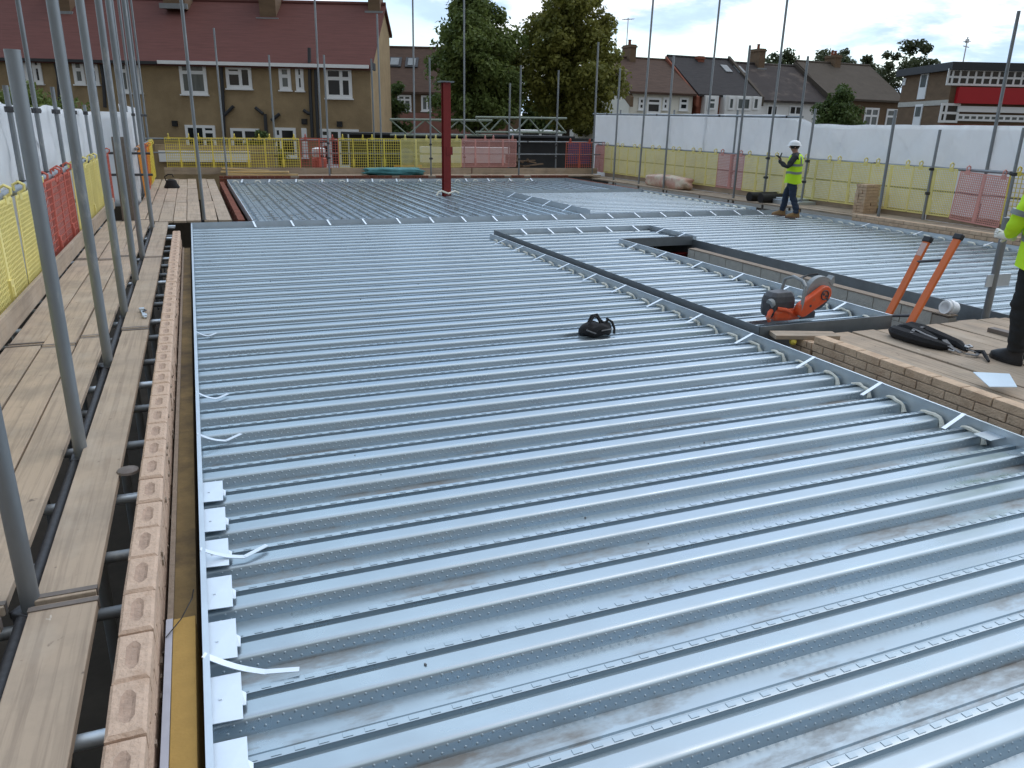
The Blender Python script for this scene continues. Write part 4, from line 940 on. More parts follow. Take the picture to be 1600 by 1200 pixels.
# brown pebbledashed terrace on the left
ZG = -.95; D1 = 36.0
uL, uR = -30.0, -6.52
h1, rf = gable_house('terraced_house', 'brown pebbledashed two storey terrace with red tiled roof and white windows on the left', (*hw(0,D1),ZG), -YAW, uL, uR, 5.6, 4.22-ZG, 7.02-ZG, 4.0, 6.0-ZG, 'pebble', 'rooftile', .3)
f1 = Facade(h1, lambda px, py: (hd(px,py,D1)[0], hd(px,py,D1)[1]-ZG))
for a, b, c, r, g in [((31,92),(47,130),(),(.3,),'glass'),((49,92),(69,131),(),(.32,),'glass'),((112,92),(135,132),(.0,),(.42,),'glassl'),((138,92),(157,132),(),(.42,),'glass'),((183,96),(206,145),(),(.3,),'glassl'),((207,96),(223,145),(),(.3,),'glassl'),((279,98),(326,148),(.38,),(.3,),'glassl'),((352,103),(395,139),(.56,),((0,.3),),'glass'),((435,103),(456,141),(),(.42,),'glassl'),((461,103),(476,142),(),(.42,),'glass'),((507,105),(551,154),(.6,),(.36,),'glass')]:
    f1.window(a, b, [x for x in c if x], r, g, fr=.14)
for a, b, c, r, n in [((289,195),(342,258),(.32,.62),((2,.16),(2,.34)),'french_door'),((360,200),(410,258),(.45,),(),'french_door'),((428,199),(465,246),(.3,),((0,.3),),'window'),((471,200),(482,246),(),(.35,),'window'),((500,201),(563,262),(.25,.5,.75),((0,.2),(3,.2),(0,.4),(3,.4)),'french_door')]:
    f1.window(a, b, c, r, 'glass', n, fr=.12)
def strip(root, mt, name, a, b, th=.12, y0=-.09, fn=None, y1=-.003):
    (x0,z1),(x1,z0) = fn(*a), fn(*b); m = MB(); m.bb((x0,y0,z0),(x1,y1,z1)); return m.build(name, X[mt], root)
def tube_px(root, mt, name, pts, r=.06, y=-.1, fn=None):
    m = MB(); m.path([(fn(*p)[0], y, fn(*p)[1]) for p in pts], r, 8); return m.build(name, X[mt], root, smooth=True)
m = MB(); m.bb((uL,-.42,4.08-ZG),(-15.7,-.31,4.2-ZG)); m.build('gutter', X['fascia'], h1)
m = MB(); m.bb((-15.65,-.42,4.10-ZG),(uR,-.31,4.24-ZG)); m.build('gutter', X['upvc'], h1)
for pts in ([(88,97),(93,120),(96,170)],[(158,92),(163,120),(166,168)],[(346,95),(349,140),(352,225)],[(484,75),(485,130),(489,215)],[(494,104),(495,150),(498,215)],[(415,178),(417,205),(417,220)]): tube_px(h1, 'fascia', 'downpipe', pts, .075, fn=f1.P)
for pts in ([(352,180),(362,170),(366,166)],[(475,172),(482,177),(488,178)],[(425,188),(438,178)],[(400,168),(412,178)]): tube_px(h1, 'fascia', 'branch_pipe', pts, .07, fn=f1.P)
m = MB()
for a in ((274,193),(476,190),(531,194)): x, z = f1.P(*a); m.bb((x-.12,-.1,z-.12),(x+.12,-.005,z+.12))
m.build('wall_vent', X['black'], h1)
for a, b, z in (((99,28),(124,28),8.3),((266,16),(299,16),8.4),((414,38),(439,38),8.6),((575,25),(591,25),8.2)):
    x0, _ = hd(*a, 39.6); x1, _ = hd(*b, 39.6); zz_ = hd(*a, 39.4)[1]-ZG
    if a[0] == 575: x0, x1 = -7.15, -6.60
    chimney(rf, x0, x1, 2.9 if a[0] != 575 else 3.5, 4.2 if a[0] != 575 else 4.5, min(zz_, 7.1-ZG), z-ZG+.5, 'brickb')
m = MB(); m.bb((uR+.11,-.3,4.05-ZG),(uR+.17,.4,4.35-ZG)); m.build('bargeboard', X['fascia'], h1)
# second house behind
D2 = 62.0
u0, u1 = hd(592,150,D2)[0], hd(812,150,D2)[0]
h2, rf2 = gable_house('terraced_house', 'brown roofed house with roof lights behind the round dark tree', (*hw(0,D2),ZG), -YAW, u0, u1, 8, hd(640,143,D2)[1]-ZG, hd(640,78,D2+4)[1]-ZG, 4, hd(640,143,D2)[1]-ZG, 'brickb', 'roofbrown')
f2 = Facade(h2, lambda px, py: (hd(px,py,D2)[0], hd(px,py,D2)[1]-ZG))
f2.window((621,148),(643,174),(.5,),(.3,),'glassl',fr=.14); f2.window((658,149),(674,174),(.6,),(),'glassl',fr=.14); f2.window((720,200),(748,213),(.33,.66),(.5,),'glass',fr=.14); f2.window((662,203),(690,214),(.5,),(),'glass',fr=.14)
strip(h2, 'brickp', 'bay', (626,176), (790,240), fn=f2.P, y0=-.25)
for a, b in (((607,94),(628,106)),((634,94),(654,106))):
    (xa, za), (xb, zb) = [(hd(*q, D2+2.6)[0], hd(*q, D2+2.6)[1]-ZG) for q in (a, b)]
    e_, r_ = hd(640,143,D2)[1]-ZG, hd(640,78,D2+4)[1]-ZG; sz = lambda y: e_+(r_-e_)*y/4+.18
    m = MB(); m.prism([(xa,2.0,sz(2.0)),(xb,2.0,sz(2.0)),(xb,2.9,sz(2.9)),(xa,2.9,sz(2.9))], (0,-.06,.08)); sk = m.build('roof_light', X['fascia'], rf2)
    m = MB(); k = .2; m.prism([(xa+k,2.12,sz(2.12)),(xb-k,2.12,sz(2.12)),(xb-k,2.78,sz(2.78)),(xa+k,2.78,sz(2.78))], (0,-.08,.11)); m.build('pane', X['lead'], sk)
# white and brick terrace on the right, along the X axis
YT = 52.0
def tp(px, py): v = aty(px, py, YT); return (v.x, v.z-ZG)
def tp2(px, py, dy): v = aty(px, py, YT+dy); return (v.x, v.z-ZG)
def terr(label, pxa, pxb, eave, ridge, wall, roof):
    xm = (pxa+pxb)/2; x0, x1 = tp(pxa,150)[0], tp(pxb,150)[0]
    ze = tp(*eave)[1]; zr = tp2(*ridge, 4.5)[1]
    r, rf_ = gable_house('terraced_house', label, (0,YT,ZG), 0, x0, x1-.06, 9, ze, zr, 4.5, ze, wall, roof, .3)
    return r, rf_, Facade(r, tp)
t1, r1, q1 = terr('cream rendered terraced house with brown roof right of the big olive tree', 984, 1084, (1030,145), (1030,97), 'cream', 'roofbrown')
for a, b, c, rr, g in [((998,152),(1006,172),(),(.5,),'glass'),((1011,152),(1031,178),(),(.35,),'glass'),((1036,152),(1043,172),(),(.5,),'glass'),((1062,152),(1074,173),(),(.45,),'glass')]: q1.window(a,b,c,rr,g,fr=.16)
t2, r2, q2 = terr('red brick terraced house with dark slate roof and white bay windows', 1090, 1188, (1140,149), (1140,97), 'brickf', 'roofgrey')
strip(t2,'render','bay',(1097,149),(1114,185),fn=tp,y0=-.5); strip(t2,'render','bay',(1126,149),(1178,185),fn=tp,y0=-.7)
q2.window((1100,152),(1111,172),(),(.4,),'glassl',fr=.14,y=-.5,sill=False)
for a, b in (((1130,152),(1137,172)),((1143,152),(1162,173)),((1168,152),(1175,172))): q2.window(a,b,(),(),'glassl',fr=.14,y=-.7,sill=False)
for pxs in ((1129,1139),(1150,1160)):
    xa, xb = tp2(pxs[0],109,3.2)[0], tp2(pxs[1],109,3.2)[0]; e_, r_ = tp(1140,149)[1], tp2(1140,97,4.5)[1]; sz = lambda y: e_+(r_-e_)*y/4.5+.18
    m = MB(); m.prism([(xa,2.7,sz(2.7)),(xb,2.7,sz(2.7)),(xb,3.6,sz(3.6)),(xa,3.6,sz(3.6))], (0,-.04,.06)); m.build('roof_light', X['lead'], r2)
t3, r3, q3 = terr('white rendered terraced house with mottled grey roof behind the standing worker', 1190, 1296, (1240,158), (1240,107), 'render', 'roofmott')
for a, b in (((1199,164),(1213,182)),((1234,165),(1251,180))): q3.window(a,b,(.5,),(),'glass',fr=.1)
t4, r4, q4 = terr('brown brick terraced house with plain grey brown roof beside the dark bush', 1298, 1414, (1390,157), (1390,108), 'brickb', 'roofbg')
for a, b in (((1352,168),(1369,200)),((1386,170),(1405,200))): q4.window(a,b,(.5,),(.4,),'glassl',fr=.16)
def par(root, px, eave, mt):
    x = tp(px,150)[0]; ze = tp(*eave)[1]
    return x
for rf_, px, e, rg, mt, pots, top in ((r1,979,145,97,'brickb',1,70),(r1,1084,147,97,'brickf',0,88),(r2,1177,150,97,'brickb',1,76),(r3,1294,158,107,'brickb',2,86)):
    xa = tp2(px-4.5,150,4.5)[0]; xb = tp2(px+4.5,150,4.5)[0]; zt_ = tp2(px, top, 4.5)[1]; zb_ = tp2(px, rg+14, 4.5)[1]
    chimney(rf_, xa, xb, 3.9, 5.2, zb_, zt_, mt, pots)
for rf_, px, mt in ((r1,1087,'brickf'),(r2,1188,'roofbg'),(r3,1296,'roofbg'),(r1,984,'brickb')):
    x = tp(px,150)[0]; m = MB(); e = tp(px,150)[1]-.25; z_ = tp2(px,97 if px < 1200 else 107,4.5)[1]
    m.prism([(x-.12,-.35,e-.5),(x-.12,-.35,e+.2),(x-.12,4.5,z_+.3),(x-.12,4.5,z_-.4)], (.24,0,0)); m.build('parapet', X[mt], rf_)
an = MB(); c_ = tp2(979,70,4.5); 
aer = thing('roof_aerial','thin television aerial on the chimney beside the olive tree','aerial',(c_[0],YT+4.5,c_[1]+ZG+.3)); m = MB(); m.tube((0,0,-.3),(0,0,1.6),.035,6); m.tube((-.5,0,1.45),(.5,0,1.55),.03,6)
for k in range(5): m.tube((-.4+.2*k,-.25,1.46+.02*k),(-.4+.2*k,.25,1.46+.02*k),.022,5)
m.build('aerial_mast', X['alu'], aer)
# flat roofed modern block on the far right
D3 = 50.0
uc = hd(1489,120,D3)[0]; zt3 = hd(1489,97,D3)[1]
mod = thing('school_block','flat roofed brown brick block with white window bands and red panel on the far right','building',(*hw(0,D3),ZG),-YAW)
mp = lambda px, py: (hd(px,py,D3)[0], hd(px,py,D3)[1]-ZG)
H3 = zt3-ZG
m = MB(); m.bb((uc,0,0),(uc+14,6.4,H3-.45)); m.build('wall', X['brickb'], mod)
m = MB(); m.bb((uc-.35,-.4,H3-.45),(uc+14.3,6.8,H3)); m.build('roof', X['fascia'], mod)
m = MB(); m.bb((uc-.03,-.03,H3-1.0),(uc+14,-.002,H3-.452)); m.build('concrete_band', X['lead'], mod)
m = MB(); m.bb((uc-.05,-.05,mp(1489,160)[1]-.15),(uc-.003,6.4,mp(1489,160)[1]+.15)); m.build('concrete_band', X['block'], mod)
fm = Facade(mod, mp)
fm.window((1481,107),(1640,137),[.05,.12]+[.12+.88*i/12 for i in range(1,12)],(.5,),'glass','window_band',fr=.12,sill=False,y=-.08)
fm.window((1470,161),(1494,192),(.3,),(.5,),'glass','window',fr=.14,sill=False,y=-.06)
fm.window((1494,178),(1640,192),[i/14 for i in range(1,14)],(),'glassl','window_band',fr=.12,sill=False,y=-.08)
strip(mod,'redpanel','red_panel',(1495,136),(1645,165),fn=mp,y0=-.35)
strip(mod,'upvc','white_panel',(1495,165.5),(1645,178),fn=mp,y0=-.2)
strip(mod,'brickf','brick_base',(1468,193),(1645,235),fn=mp,y0=-.05)
for (ya, yb, za, zb, frac) in ((2.9,3.9,113,155,0),(2.9,3.9,163,198,0),(5.9,6.3,118,130,0)):
    z1, z0 = hd(1445,za,D3+3.3)[1]-ZG, hd(1445,zb,D3+3.3)[1]-ZG
    m = MB(); m.bb((uc-.06,ya,z0),(uc-.004,yb,z1)); w_ = m.build('window', X['upvc'], mod)
    m = MB(); m.bb((uc-.07,ya+.15,z0+(z1-z0)*.45),(uc-.061,yb-.15,z1-.15)); m.build('pane', X['glassl'], w_)
c_ = mp(1547,95); ae = thing('roof_aerial','small aerial mast on the flat roof at the far right','aerial',(*hw(c_[0],D3+3),zt3)); m = MB(); m.tube((0,0,0),(0,0,1.75),.04,6); m.tube((-.3,0,1.45),(.3,0,1.5),.03,6); m.tube((-.25,0,1.2),(.25,0,1.15),.03,6); m.box((0,0,1.5),(.16,.16,.22)); m.build('aerial_mast', X['alu'], ae)
# ---------------------------------------------------------------- things behind the back guards
m = MB(); m.bb((-1.2,31.2,-.95),(3.0,31.4,.98)); 
gwl = m.build('garden_wall', X['pebble']); tag(gwl, 'low garden wall behind the yellow guards at the back left', 'wall')
m = MB(); m.bb((-1.1,31.02,.40),(2.0,31.16,.78)); m2 = m.build('white_board', X['render']); tag(m2, 'long white board behind the yellow guards at the back left', 'board')
m = MB(); m.bb((8.6,31.1,.78),(12.4,31.5,1.02)); m.bb((8.6,31.1,.40),(12.2,31.5,.74)); o = m.build('slab_pile', X['render'], bevel=.01); tag(o, 'white slabs piled behind the pale red guards', 'slab pile')
brick_leaf('brick_wall', 'pinkish brick wall under the white slabs behind the back guards', (9.9,31.3), (12.4,31.3), .3, .38, 8, 'brickp', .24, .1)
m = MB(); m.bb((6.0,32.6,-.95),(18.0,32.75,1.42)); o = m.build('hoarding', X['hoard']); tag(o, 'dark hoarding behind the back scaffold below the lattice beam', 'hoarding')
m = MB(); m.bb((6.0,32.3,1.42),(16.0,34.5,1.50)); o = m.build('shed_roof', X['fascia']); tag(o, 'dark flat roof behind the lattice beam at the back', 'roof')
m = MB(); m.bb((14.3,29.4,.45),(15.3,29.46,1.3)); o = m.build('blue_board', X['blue'], bevel=.01); tag(o, 'blue board behind the bright red guard at the back corner', 'board')
rbn = thing('barrier_bag','red and white bag behind the dark red guard','bag',(4.3,29.6,.05)); m = MB(); m.loft([[(a*math.cos(t),a*.8*math.sin(t),z) for t in [2*PI*j/12 for j in range(12)]] for a, z in ((.2,0),(.26,.2),(.27,.55),(.2,.6))]); m.build('bag_body', X['gr'], rbn, smooth=True); m = MB(); m.lathe((0,0,.6),[(.2,0),(.24,.05),(.24,.3),(.1,.34)],12); m.build('bag_top', X['render'], rbn, smooth=True)
bl = thing('blue_reel','blue cable reel with orange board behind the yellow back guards','cable reel',(7.65,29.9,.35)); m = MB(); m.lathe((0,0,.35),[(.05,-.12),(.28,-.12),(.28,-.08),(.1,-.08),(.1,.08),(.28,.08),(.28,.12),(.05,.12)],16,Matrix.Rotation(PI/2,3,'X')); m.build('reel', X['blue'], bl, smooth=True); m = MB(); m.bb((-.5,-.05,-.35),(.6,.05,.02)); m.build('board', X['go'], bl)
def truss(label, x0, x1, y, zb, zt_, n):
    t = thing('lattice_beam', label, 'lattice beam', (x0,y,0)); L_ = x1-x0; sl = .012
    m = MB(); m.tube((0,0,zt_),(L_,0,zt_+sl*L_),.045,8); m.tube((0,0,zb),(L_,0,zb+sl*L_),.045,8); m.build('chord', X['truss'], t, smooth=True)
    m = MB()
    for k in range(n):
        a, b = L_*k/n, L_*(k+1)/n; z0, z1 = (zb, zt_) if k % 2 else (zt_, zb); m.tube((a,0,z0+sl*a),(b,0,z1+sl*b),.032,6)
    m.build('lacing', X['truss'], t, smooth=True)
truss('greenish lattice beam at the back, left length beside the red post', 7.2, 11.4, 30.6, 1.45, 2.02, 6)
truss('grey lattice beam at the back, right length in front of the parked van', 10.6, 14.6, 30.35, 1.62, 2.18, 7)
for i, (x, y, l) in enumerate(((12.0,31.6,'dark brown heap of timber in the shade behind the back rail'),(13.1,31.5,'second heap of broken timber behind the back rail'))):
    m = MB()
    for k in range(9):
        a = Vector((random.uniform(-.6,.6),random.uniform(-.3,.3),random.uniform(.05,.5))); d = Vector((random.uniform(-.7,.7),random.uniform(-.3,.3),random.uniform(-.15,.25))); m.beam(a-d, a+d, .09, .05)
    o = m.build('timber_heap', X['brickb'], loc=(x,y,.1)); tag(o, l, 'timber heap')
# parked van in the gap beneath the olive tree
vx, vd = hd(845,205,58)[0], 58
van = thing('parked_van','white parked van seen under the olive tree behind the lattice beam','van',(*hw(vx,vd),ZG+.55),-YAW+.25)
m = MB(); m.loft([[(x, y, z) for x, y in ((-2.2*a+c,-.95),(1.9*b+c2,-.95),(1.9*b+c2,.95),(-2.2*a+c,.95))] for a, b, c, c2, z in ((1,1,0,.3,.35),(1,1,0,.35,1.0),(1,.95,0,.0,1.15),(.98,.72,0,-.1,1.95),(.94,.66,0,-.1,2.05))]); m.build('body', X['upvc'], van, bevel=.06)
m = MB(); m.bb((-1.6,-.97,1.2),(-.4,-.955,1.8)); m.bb((-.2,-.97,1.2),(1.0,-.955,1.8)); m.build('window', X['glass'], van)
for x in (-1.4,1.35):
    m = MB(); m.lathe((x,-.9,.34),[(.1,-.1),(.34,-.1),(.34,.1),(.1,.1)],18,Matrix.Rotation(PI/2,3,'X')); m.build('wheel', X['black'], van, smooth=True)
# ---------------------------------------------------------------- trees
def leaves(name, centres, radii, per, size, mt, parent=None, squash=1.0, seed=1):
    rng = np.random.default_rng(seed); cs = np.repeat(np.array(centres), per, 0); rs = np.repeat(np.array(radii), per)
    n = len(cs); d = rng.normal(size=(n,3)); d /= np.linalg.norm(d,axis=1)[:,None]; rad = rs*rng.uniform(.25,1.0,n)**.6
    p = cs+d*rad[:,None]*np.array([1,1,squash])
    a = rng.normal(size=(n,3)); a /= np.linalg.norm(a,axis=1)[:,None]; nrm = d+rng.normal(size=(n,3))*.9+np.array([0,0,.5]); b = np.cross(nrm,a); b /= np.linalg.norm(b,axis=1)[:,None]+1e-9; a = np.cross(b,nrm); a /= np.linalg.norm(a,axis=1)[:,None]+1e-9
    s = size*rng.uniform(.6,1.3,n)[:,None]
    V = np.stack([p-a*s, p+b*s*.55, p+a*s, p-b*s*.55],1).reshape(-1,3)
    me = bpy.data.meshes.new(name); me.vertices.add(4*n); me.vertices.foreach_set('co', V.ravel().astype(np.float32)); me.loops.add(4*n); me.loops.foreach_set('vertex_index', np.arange(4*n,dtype=np.int32)); me.polygons.add(n); me.polygons.foreach_set('loop_start', np.arange(0,4*n,4,dtype=np.int32)); me.update(); me.validate()
    me.materials.append(X[mt]); o = bpy.data.objects.new(name, me); C.objects.link(o)
    if parent: o.parent = parent
    return o
def tree(label, loc, prof, h0, h1, nclump, per, size, mt, seed, clump=(.5,.95), trunk_r=.25, name='broadleaf_tree'):
    """prof: [(height fraction, radius)] of the crown between h0 and h1"""
    rng = random.Random(seed); t = thing(name, label, 'tree', loc, rng.uniform(0,6)); cs, rs = [], []
    def R(f):
        for (a, ra), (b, rb_) in zip(prof, prof[1:]):
            if a <= f <= b: return ra+(rb_-ra)*(f-a)/(b-a)
        return prof[-1][1]
    while len(cs) < nclump:
        f = rng.random(); r = R(f)
        if rng.random() > (r/max(q[1] for q in prof))**1.1+.08: continue
        an_ = rng.uniform(0,2*PI); k = rng.choice([rng.uniform(.1,.8), rng.uniform(.72,1.04)]); lob = 1+.16*math.sin(3*an_+seed+f*5)+.08*math.sin(7*an_+f*11)
        cs.append((r*k*lob*math.cos(an_), r*k*lob*math.sin(an_), h0+(h1-h0)*f)); rs.append(rng.uniform(*clump)*(.65+.35*r/max(q[1] for q in prof)))
    leaves('crown', cs, rs, per, size, mt, t, .8, seed)
    m = MB(); m.path([(0,0,-.2),(.05,.03,h0*.6),(.0,.08,h0+(h1-h0)*.35),(.05,0,h0+(h1-h0)*.75)], [trunk_r*1.3,trunk_r,trunk_r*.6,trunk_r*.2], 8)
    for k in range(9):
        c = cs[k*nclump//9]; z = h0*.75+(h1-h0)*.06*k; m.path([(0,.05,z),(c[0]*.5,c[1]*.5,(z+c[2])/2+.1),(c[0]*.9,c[1]*.9,c[2])], [trunk_r*.4,trunk_r*.25,trunk_r*.08], 6)
    m.build('trunk', X['bark'], t, smooth=True); return t
u_, _ = hd(747,150,46)
tree('tall dark green tree left of the olive one, behind the red post', (*hw(u_,46),ZG), [(0,1.3),(.12,2.2),(.3,2.6),(.5,2.35),(.7,1.85),(.88,1.1),(1,.25)], 2.7, 10.0, 250, 130, .13, 'leaf', 3)
u_, _ = hd(888,150,48)
tree('tall olive green tree with yellowish leaves, right of the darker tree', (*hw(u_,48),ZG), [(0,1.8),(.14,2.7),(.32,3.1),(.55,2.75),(.75,2.1),(.9,1.5),(1,.5)], 3.1, 10.3, 290, 130, .13, 'leafo', 8)
u_, _ = hd(617,150,47)
tree('dark climbing tree against the gable of the brown house', (*hw(u_,47),ZG), [(0,.9),(.3,.8),(.7,.5),(1,.2)], 0.2, 5.0, 70, 80, .12, 'leafd', 5, (.35,.6), .1)
u_, _ = hd(1308,170,44)
tree('rounded dark evergreen bush in front of the brown brick house', (*hw(u_,44),ZG), [(0,1.4),(.3,1.75),(.6,1.4),(.85,.75),(1,.2)], .6, 5.2, 120, 150, .10, 'leafd', 11, (.4,.7), .12, 'evergreen_bush')
for i, (px, py0, d, r, h, l, mt) in enumerate([(1228,78,75,2.6,9.0,'far tree above the mottled roof, leftmost of the far right row','leafb'),(1308,74,78,3.3,9.2,'far tree behind the chimney of the mottled roofed house','leafb'),(1358,92,82,1.6,7.8,'smallest far tree, between two larger ones above the grey brown roof','leafb'),(1425,68,76,3.6,9.4,'far spreading tree just left of the flat roofed block','leafb'),(845,160,64,2.2,4.2,'low tree under the olive crown beyond the parked van','leafd'),(930,150,66,1.8,4.6,'low tree beside the cream house, right of the olive tree','leafo')]):
    u_, zt_ = hd(px,py0,d); 
    tree(l, (*hw(u_,d),ZG), [(0,r*.6),(.3,r),(.65,r*.85),(1,r*.35)], (zt_-ZG)*.45, zt_-ZG, 60, 90, .17, mt, 20+i, (.5,.9), .2)
u_, _ = hd(404,215,33.5)
tree('small round green shrub by the doors of the brown house', (*hw(u_,33.5),ZG), [(0,.6),(.5,.85),(1,.3)], .5, 2.3, 40, 90, .08, 'leafd', 31, (.2,.35), .05, 'garden_shrub')
u_, _ = hd(40,150,30)
tree('green shrub showing over the left sheeting', (*hw(u_,30),ZG), [(0,1.5),(.5,1.9),(1,.8)], 1.0, 3.9, 60, 110, .10, 'leaf', 33, (.4,.7), .1, 'garden_shrub')
# ---------------------------------------------------------------- people
def skin_mesh(name, nodes, edges, mt, parent, root, sub=1):
    """one continuous surface grown round a skeleton of (point, radius)"""
    keys = list(nodes); ix = {k: i for i, k in enumerate(keys)}
    me = bpy.data.meshes.new(name); me.from_pydata([nodes[k][0] for k in keys], [(ix[a], ix[b]) for a, b in edges], [])
    o = bpy.data.objects.new(name, me); C.objects.link(o)
    o.modifiers.new('skin', 'SKIN'); sv = me.skin_vertices[0].data
    for k in keys:
        r = nodes[k][1]; sv[ix[k]].radius = r if isinstance(r, tuple) else (r, r); sv[ix[k]].use_root = (k == root)
    sb = o.modifiers.new('sub', 'SUBSURF'); sb.levels = sb.render_levels = sub
    dg = bpy.context.evaluated_depsgraph_get(); new = bpy.data.meshes.new_from_object(o.evaluated_get(dg)); 
    bpy.data.objects.remove(o); new.name = name; new.shade_smooth(); new.materials.clear(); new.materials.append(X[mt])
    if mt not in ('skin','glove'):
        nv = len(new.vertices); co = np.empty(nv*3,np.float32); no = np.empty(nv*3,np.float32); new.vertices.foreach_get('co',co); new.vertices.foreach_get('normal',no); co = co.reshape(-1,3); no = no.reshape(-1,3)
        d = np.array([NZ.noise((c[0]*7,c[1]*7,c[2]*15+c[0]*6))*.013+NZ.noise((c[0]*15,c[1]*15,c[2]*26-c[1]*12))*.006 for c in co.astype(float)]); co += no*d[:,None]; new.vertices.foreach_set('co',co.ravel().astype(np.float32)); new.update()
    r = bpy.data.objects.new(name, new); C.objects.link(r); r.parent = parent; return r
def chain(*k): return list(zip(k, k[1:]))
def hand_nodes(nodes, edges, wrist, tip_dir, side_dir, tag_, curl=.4):
    w_ = Vector(nodes[wrist][0]); t = Vector(tip_dir).normalized(); s = Vector(side_dir).normalized(); nrm = t.cross(s).normalized()
    nodes[tag_+'palm'] = (tuple(w_+t*.055), (.036,.02)); edges += [(wrist, tag_+'palm')]
    for i, (off, ln) in enumerate(((-.03,.070),(-.010,.082),(.010,.078),(.030,.062))):
        a = w_+t*.10+s*off; b = a+t*ln*.5+nrm*ln*curl*.4; c = b+t*ln*.35+nrm*ln*curl*.8
        for n_, p in (('a',a),('b',b),('c',c)): nodes[f'{tag_}{i}{n_}'] = (tuple(p), .0095 if n_ != 'c' else .008)
        edges += [(tag_+'palm', f'{tag_}{i}a')]+chain(f'{tag_}{i}a', f'{tag_}{i}b', f'{tag_}{i}c')
    a = w_+t*.04-s*.045; b = a+t*.035-s*.015+nrm*.015
    nodes[tag_+'ta'] = (tuple(a), .011); nodes[tag_+'tb'] = (tuple(b), .009); edges += chain(tag_+'palm', tag_+'ta', tag_+'tb')
def person(label, loc, rz, J, boots_mt, trouser_mt, glove, phone=None, lean=0):
    p = thing('person', label, 'person', loc, rz); p.scale = (1.14,1.14,1)
    # body
    n = {'pel': (J['pel'], (.13,.10)), 'sp': (J['sp'], (.12,.09)), 'ch': (J['ch'], (.15,.10)), 'nk': (J['nk'], .052), 'jaw': (J['jaw'], (.062,.072)), 'hd': (J['hd'], (.078,.092)), 'top': (J['top'], (.06,.07))}
    fw = Vector((0,1,0)); hd_ = Vector(J['hd']); 
    n['nose'] = (tuple(hd_+Vector(J['face'])*.108+Vector((0,0,-.035))), .012)
    rgt = Vector(J['face']).cross(Vector((0,0,1))).normalized()
    e = chain('pel','sp','ch','nk','jaw','hd','top')+[('hd','nose')]
    for s, g in ((-1,'l'),(1,'r')):
        n['ear'+g] = (tuple(hd_+rgt*s*.088+Vector((0,0,-.03))), (.012,.02)); e += [('hd','ear'+g)]
        for k, r in (('sh',.055),('el',.042),('wr',.028)): n[k+g] = (J[k+g], r)
        e += [('ch','sh'+g)]+chain('sh'+g,'el'+g,'wr'+g); hand_nodes(n, e, 'wr'+g, J['hand'+g][0], J['hand'+g][1], 'f'+g, .6)
        for k, r in (('hp',.085),('kn',.055),('an',.04)): n[k+g] = (J[k+g], r)
        e += [('pel','hp'+g)]+chain('hp'+g,'kn'+g,'an'+g)
    skin_mesh('body', n, e, 'skin', p, 'pel')
    if glove:
        for g in 'lr':
            nn = {'w0': (tuple(Vector(J['wr'+g])-Vector(J['hand'+g][0]).normalized()*.05), .034), 'w': (J['wr'+g], .036)}; ee = [('w0','w')]
            hand_nodes(nn, ee, 'w', J['hand'+g][0], J['hand'+g][1], 'f', .6)
            for k in nn:
                if k not in ('w','w0'): r = nn[k][1]; nn[k] = (nn[k][0], tuple(x+.006 for x in r) if isinstance(r, tuple) else r+.005)
            skin_mesh('glove', nn, ee, glove, p, 'w')
    # clothes
    n = {'pel': (J['pel'], (.165,.125)), 'w': (tuple(Vector(J['pel'])+Vector((0,0,.14))), (.16,.115))}; e = [('pel','w')]
    for g in 'lr':
        k1 = Vector(J['hp'+g]); k2 = Vector(J['kn'+g]); k3 = Vector(J['an'+g])
        n['h'+g] = (tuple(k1), .105); n['m'+g] = (tuple(k1.lerp(k2,.5)+Vector((0,-.01,0))), .092); n['k'+g] = (tuple(k2), .076); n['c'+g] = (tuple(k2.lerp(k3,.45)+Vector((0,-.02,0))), .074); n['a'+g] = (tuple(k3+Vector((0,0,.06))), .066); n['z'+g] = (tuple(k3+Vector((0,0,-.005))), .076)
        e += [('pel','h'+g)]+chain('h'+g,'m'+g,'k'+g,'c'+g,'a'+g,'z'+g)
    tr_ = skin_mesh('trousers', {k: (v[0], tuple(x*J.get('baggy',1) for x in v[1]) if isinstance(v[1], tuple) else v[1]*J.get('baggy',1)) for k, v in n.items()}, e, trouser_mt, p, 'pel', 3)
    n = {'b': (tuple(Vector(J['pel'])+Vector((0,0,.05))), (.165,.12)), 'sp': (J['sp'], (.155,.112)), 'ch': (J['ch'], (.175,.118)), 'nk': (tuple(Vector(J['nk'])+Vector((0,0,-.02))), .068)}; e = chain('b','sp','ch','nk')
    for g in 'lr':
        s_, l_, w_ = [Vector(J[k+g]) for k in ('sh','el','wr')]
        n['s'+g] = (tuple(s_), .078); n['u'+g] = (tuple(s_.lerp(l_,.5)), .066); n['e'+g] = (tuple(l_), .060); n['f'+g] = (tuple(l_.lerp(w_,.5)), .052); n['w'+g] = (tuple(w_), .046); e += [('ch','s'+g)]+chain('s'+g,'u'+g,'e'+g,'f'+g,'w'+g)
    skin_mesh('jacket', n, e, J.get('coat','jacket'), p, 'ch', 3)
    # hi-vis vest: a shell round the torso
    a0, a1 = Vector(J['pel']), Vector(J['ch']); H_ = J.get('hem', -.16); tilt = (a1-a0)/(a1.z-a0.z)
    def ring(z, ax, by, k=28, wob=.0):
        c = a0+tilt*(z-a0.z); return [(c.x+ax*math.cos(t)*(1+wob*math.sin(5*t+z*9)), c.y+by*math.sin(t)*(1+wob*math.cos(3*t+z*7)), z+wob*.4*math.sin(3*t)) for t in [2*PI*j/k for j in range(k)]]
    zb, zt_ = a0.z+H_, a1.z
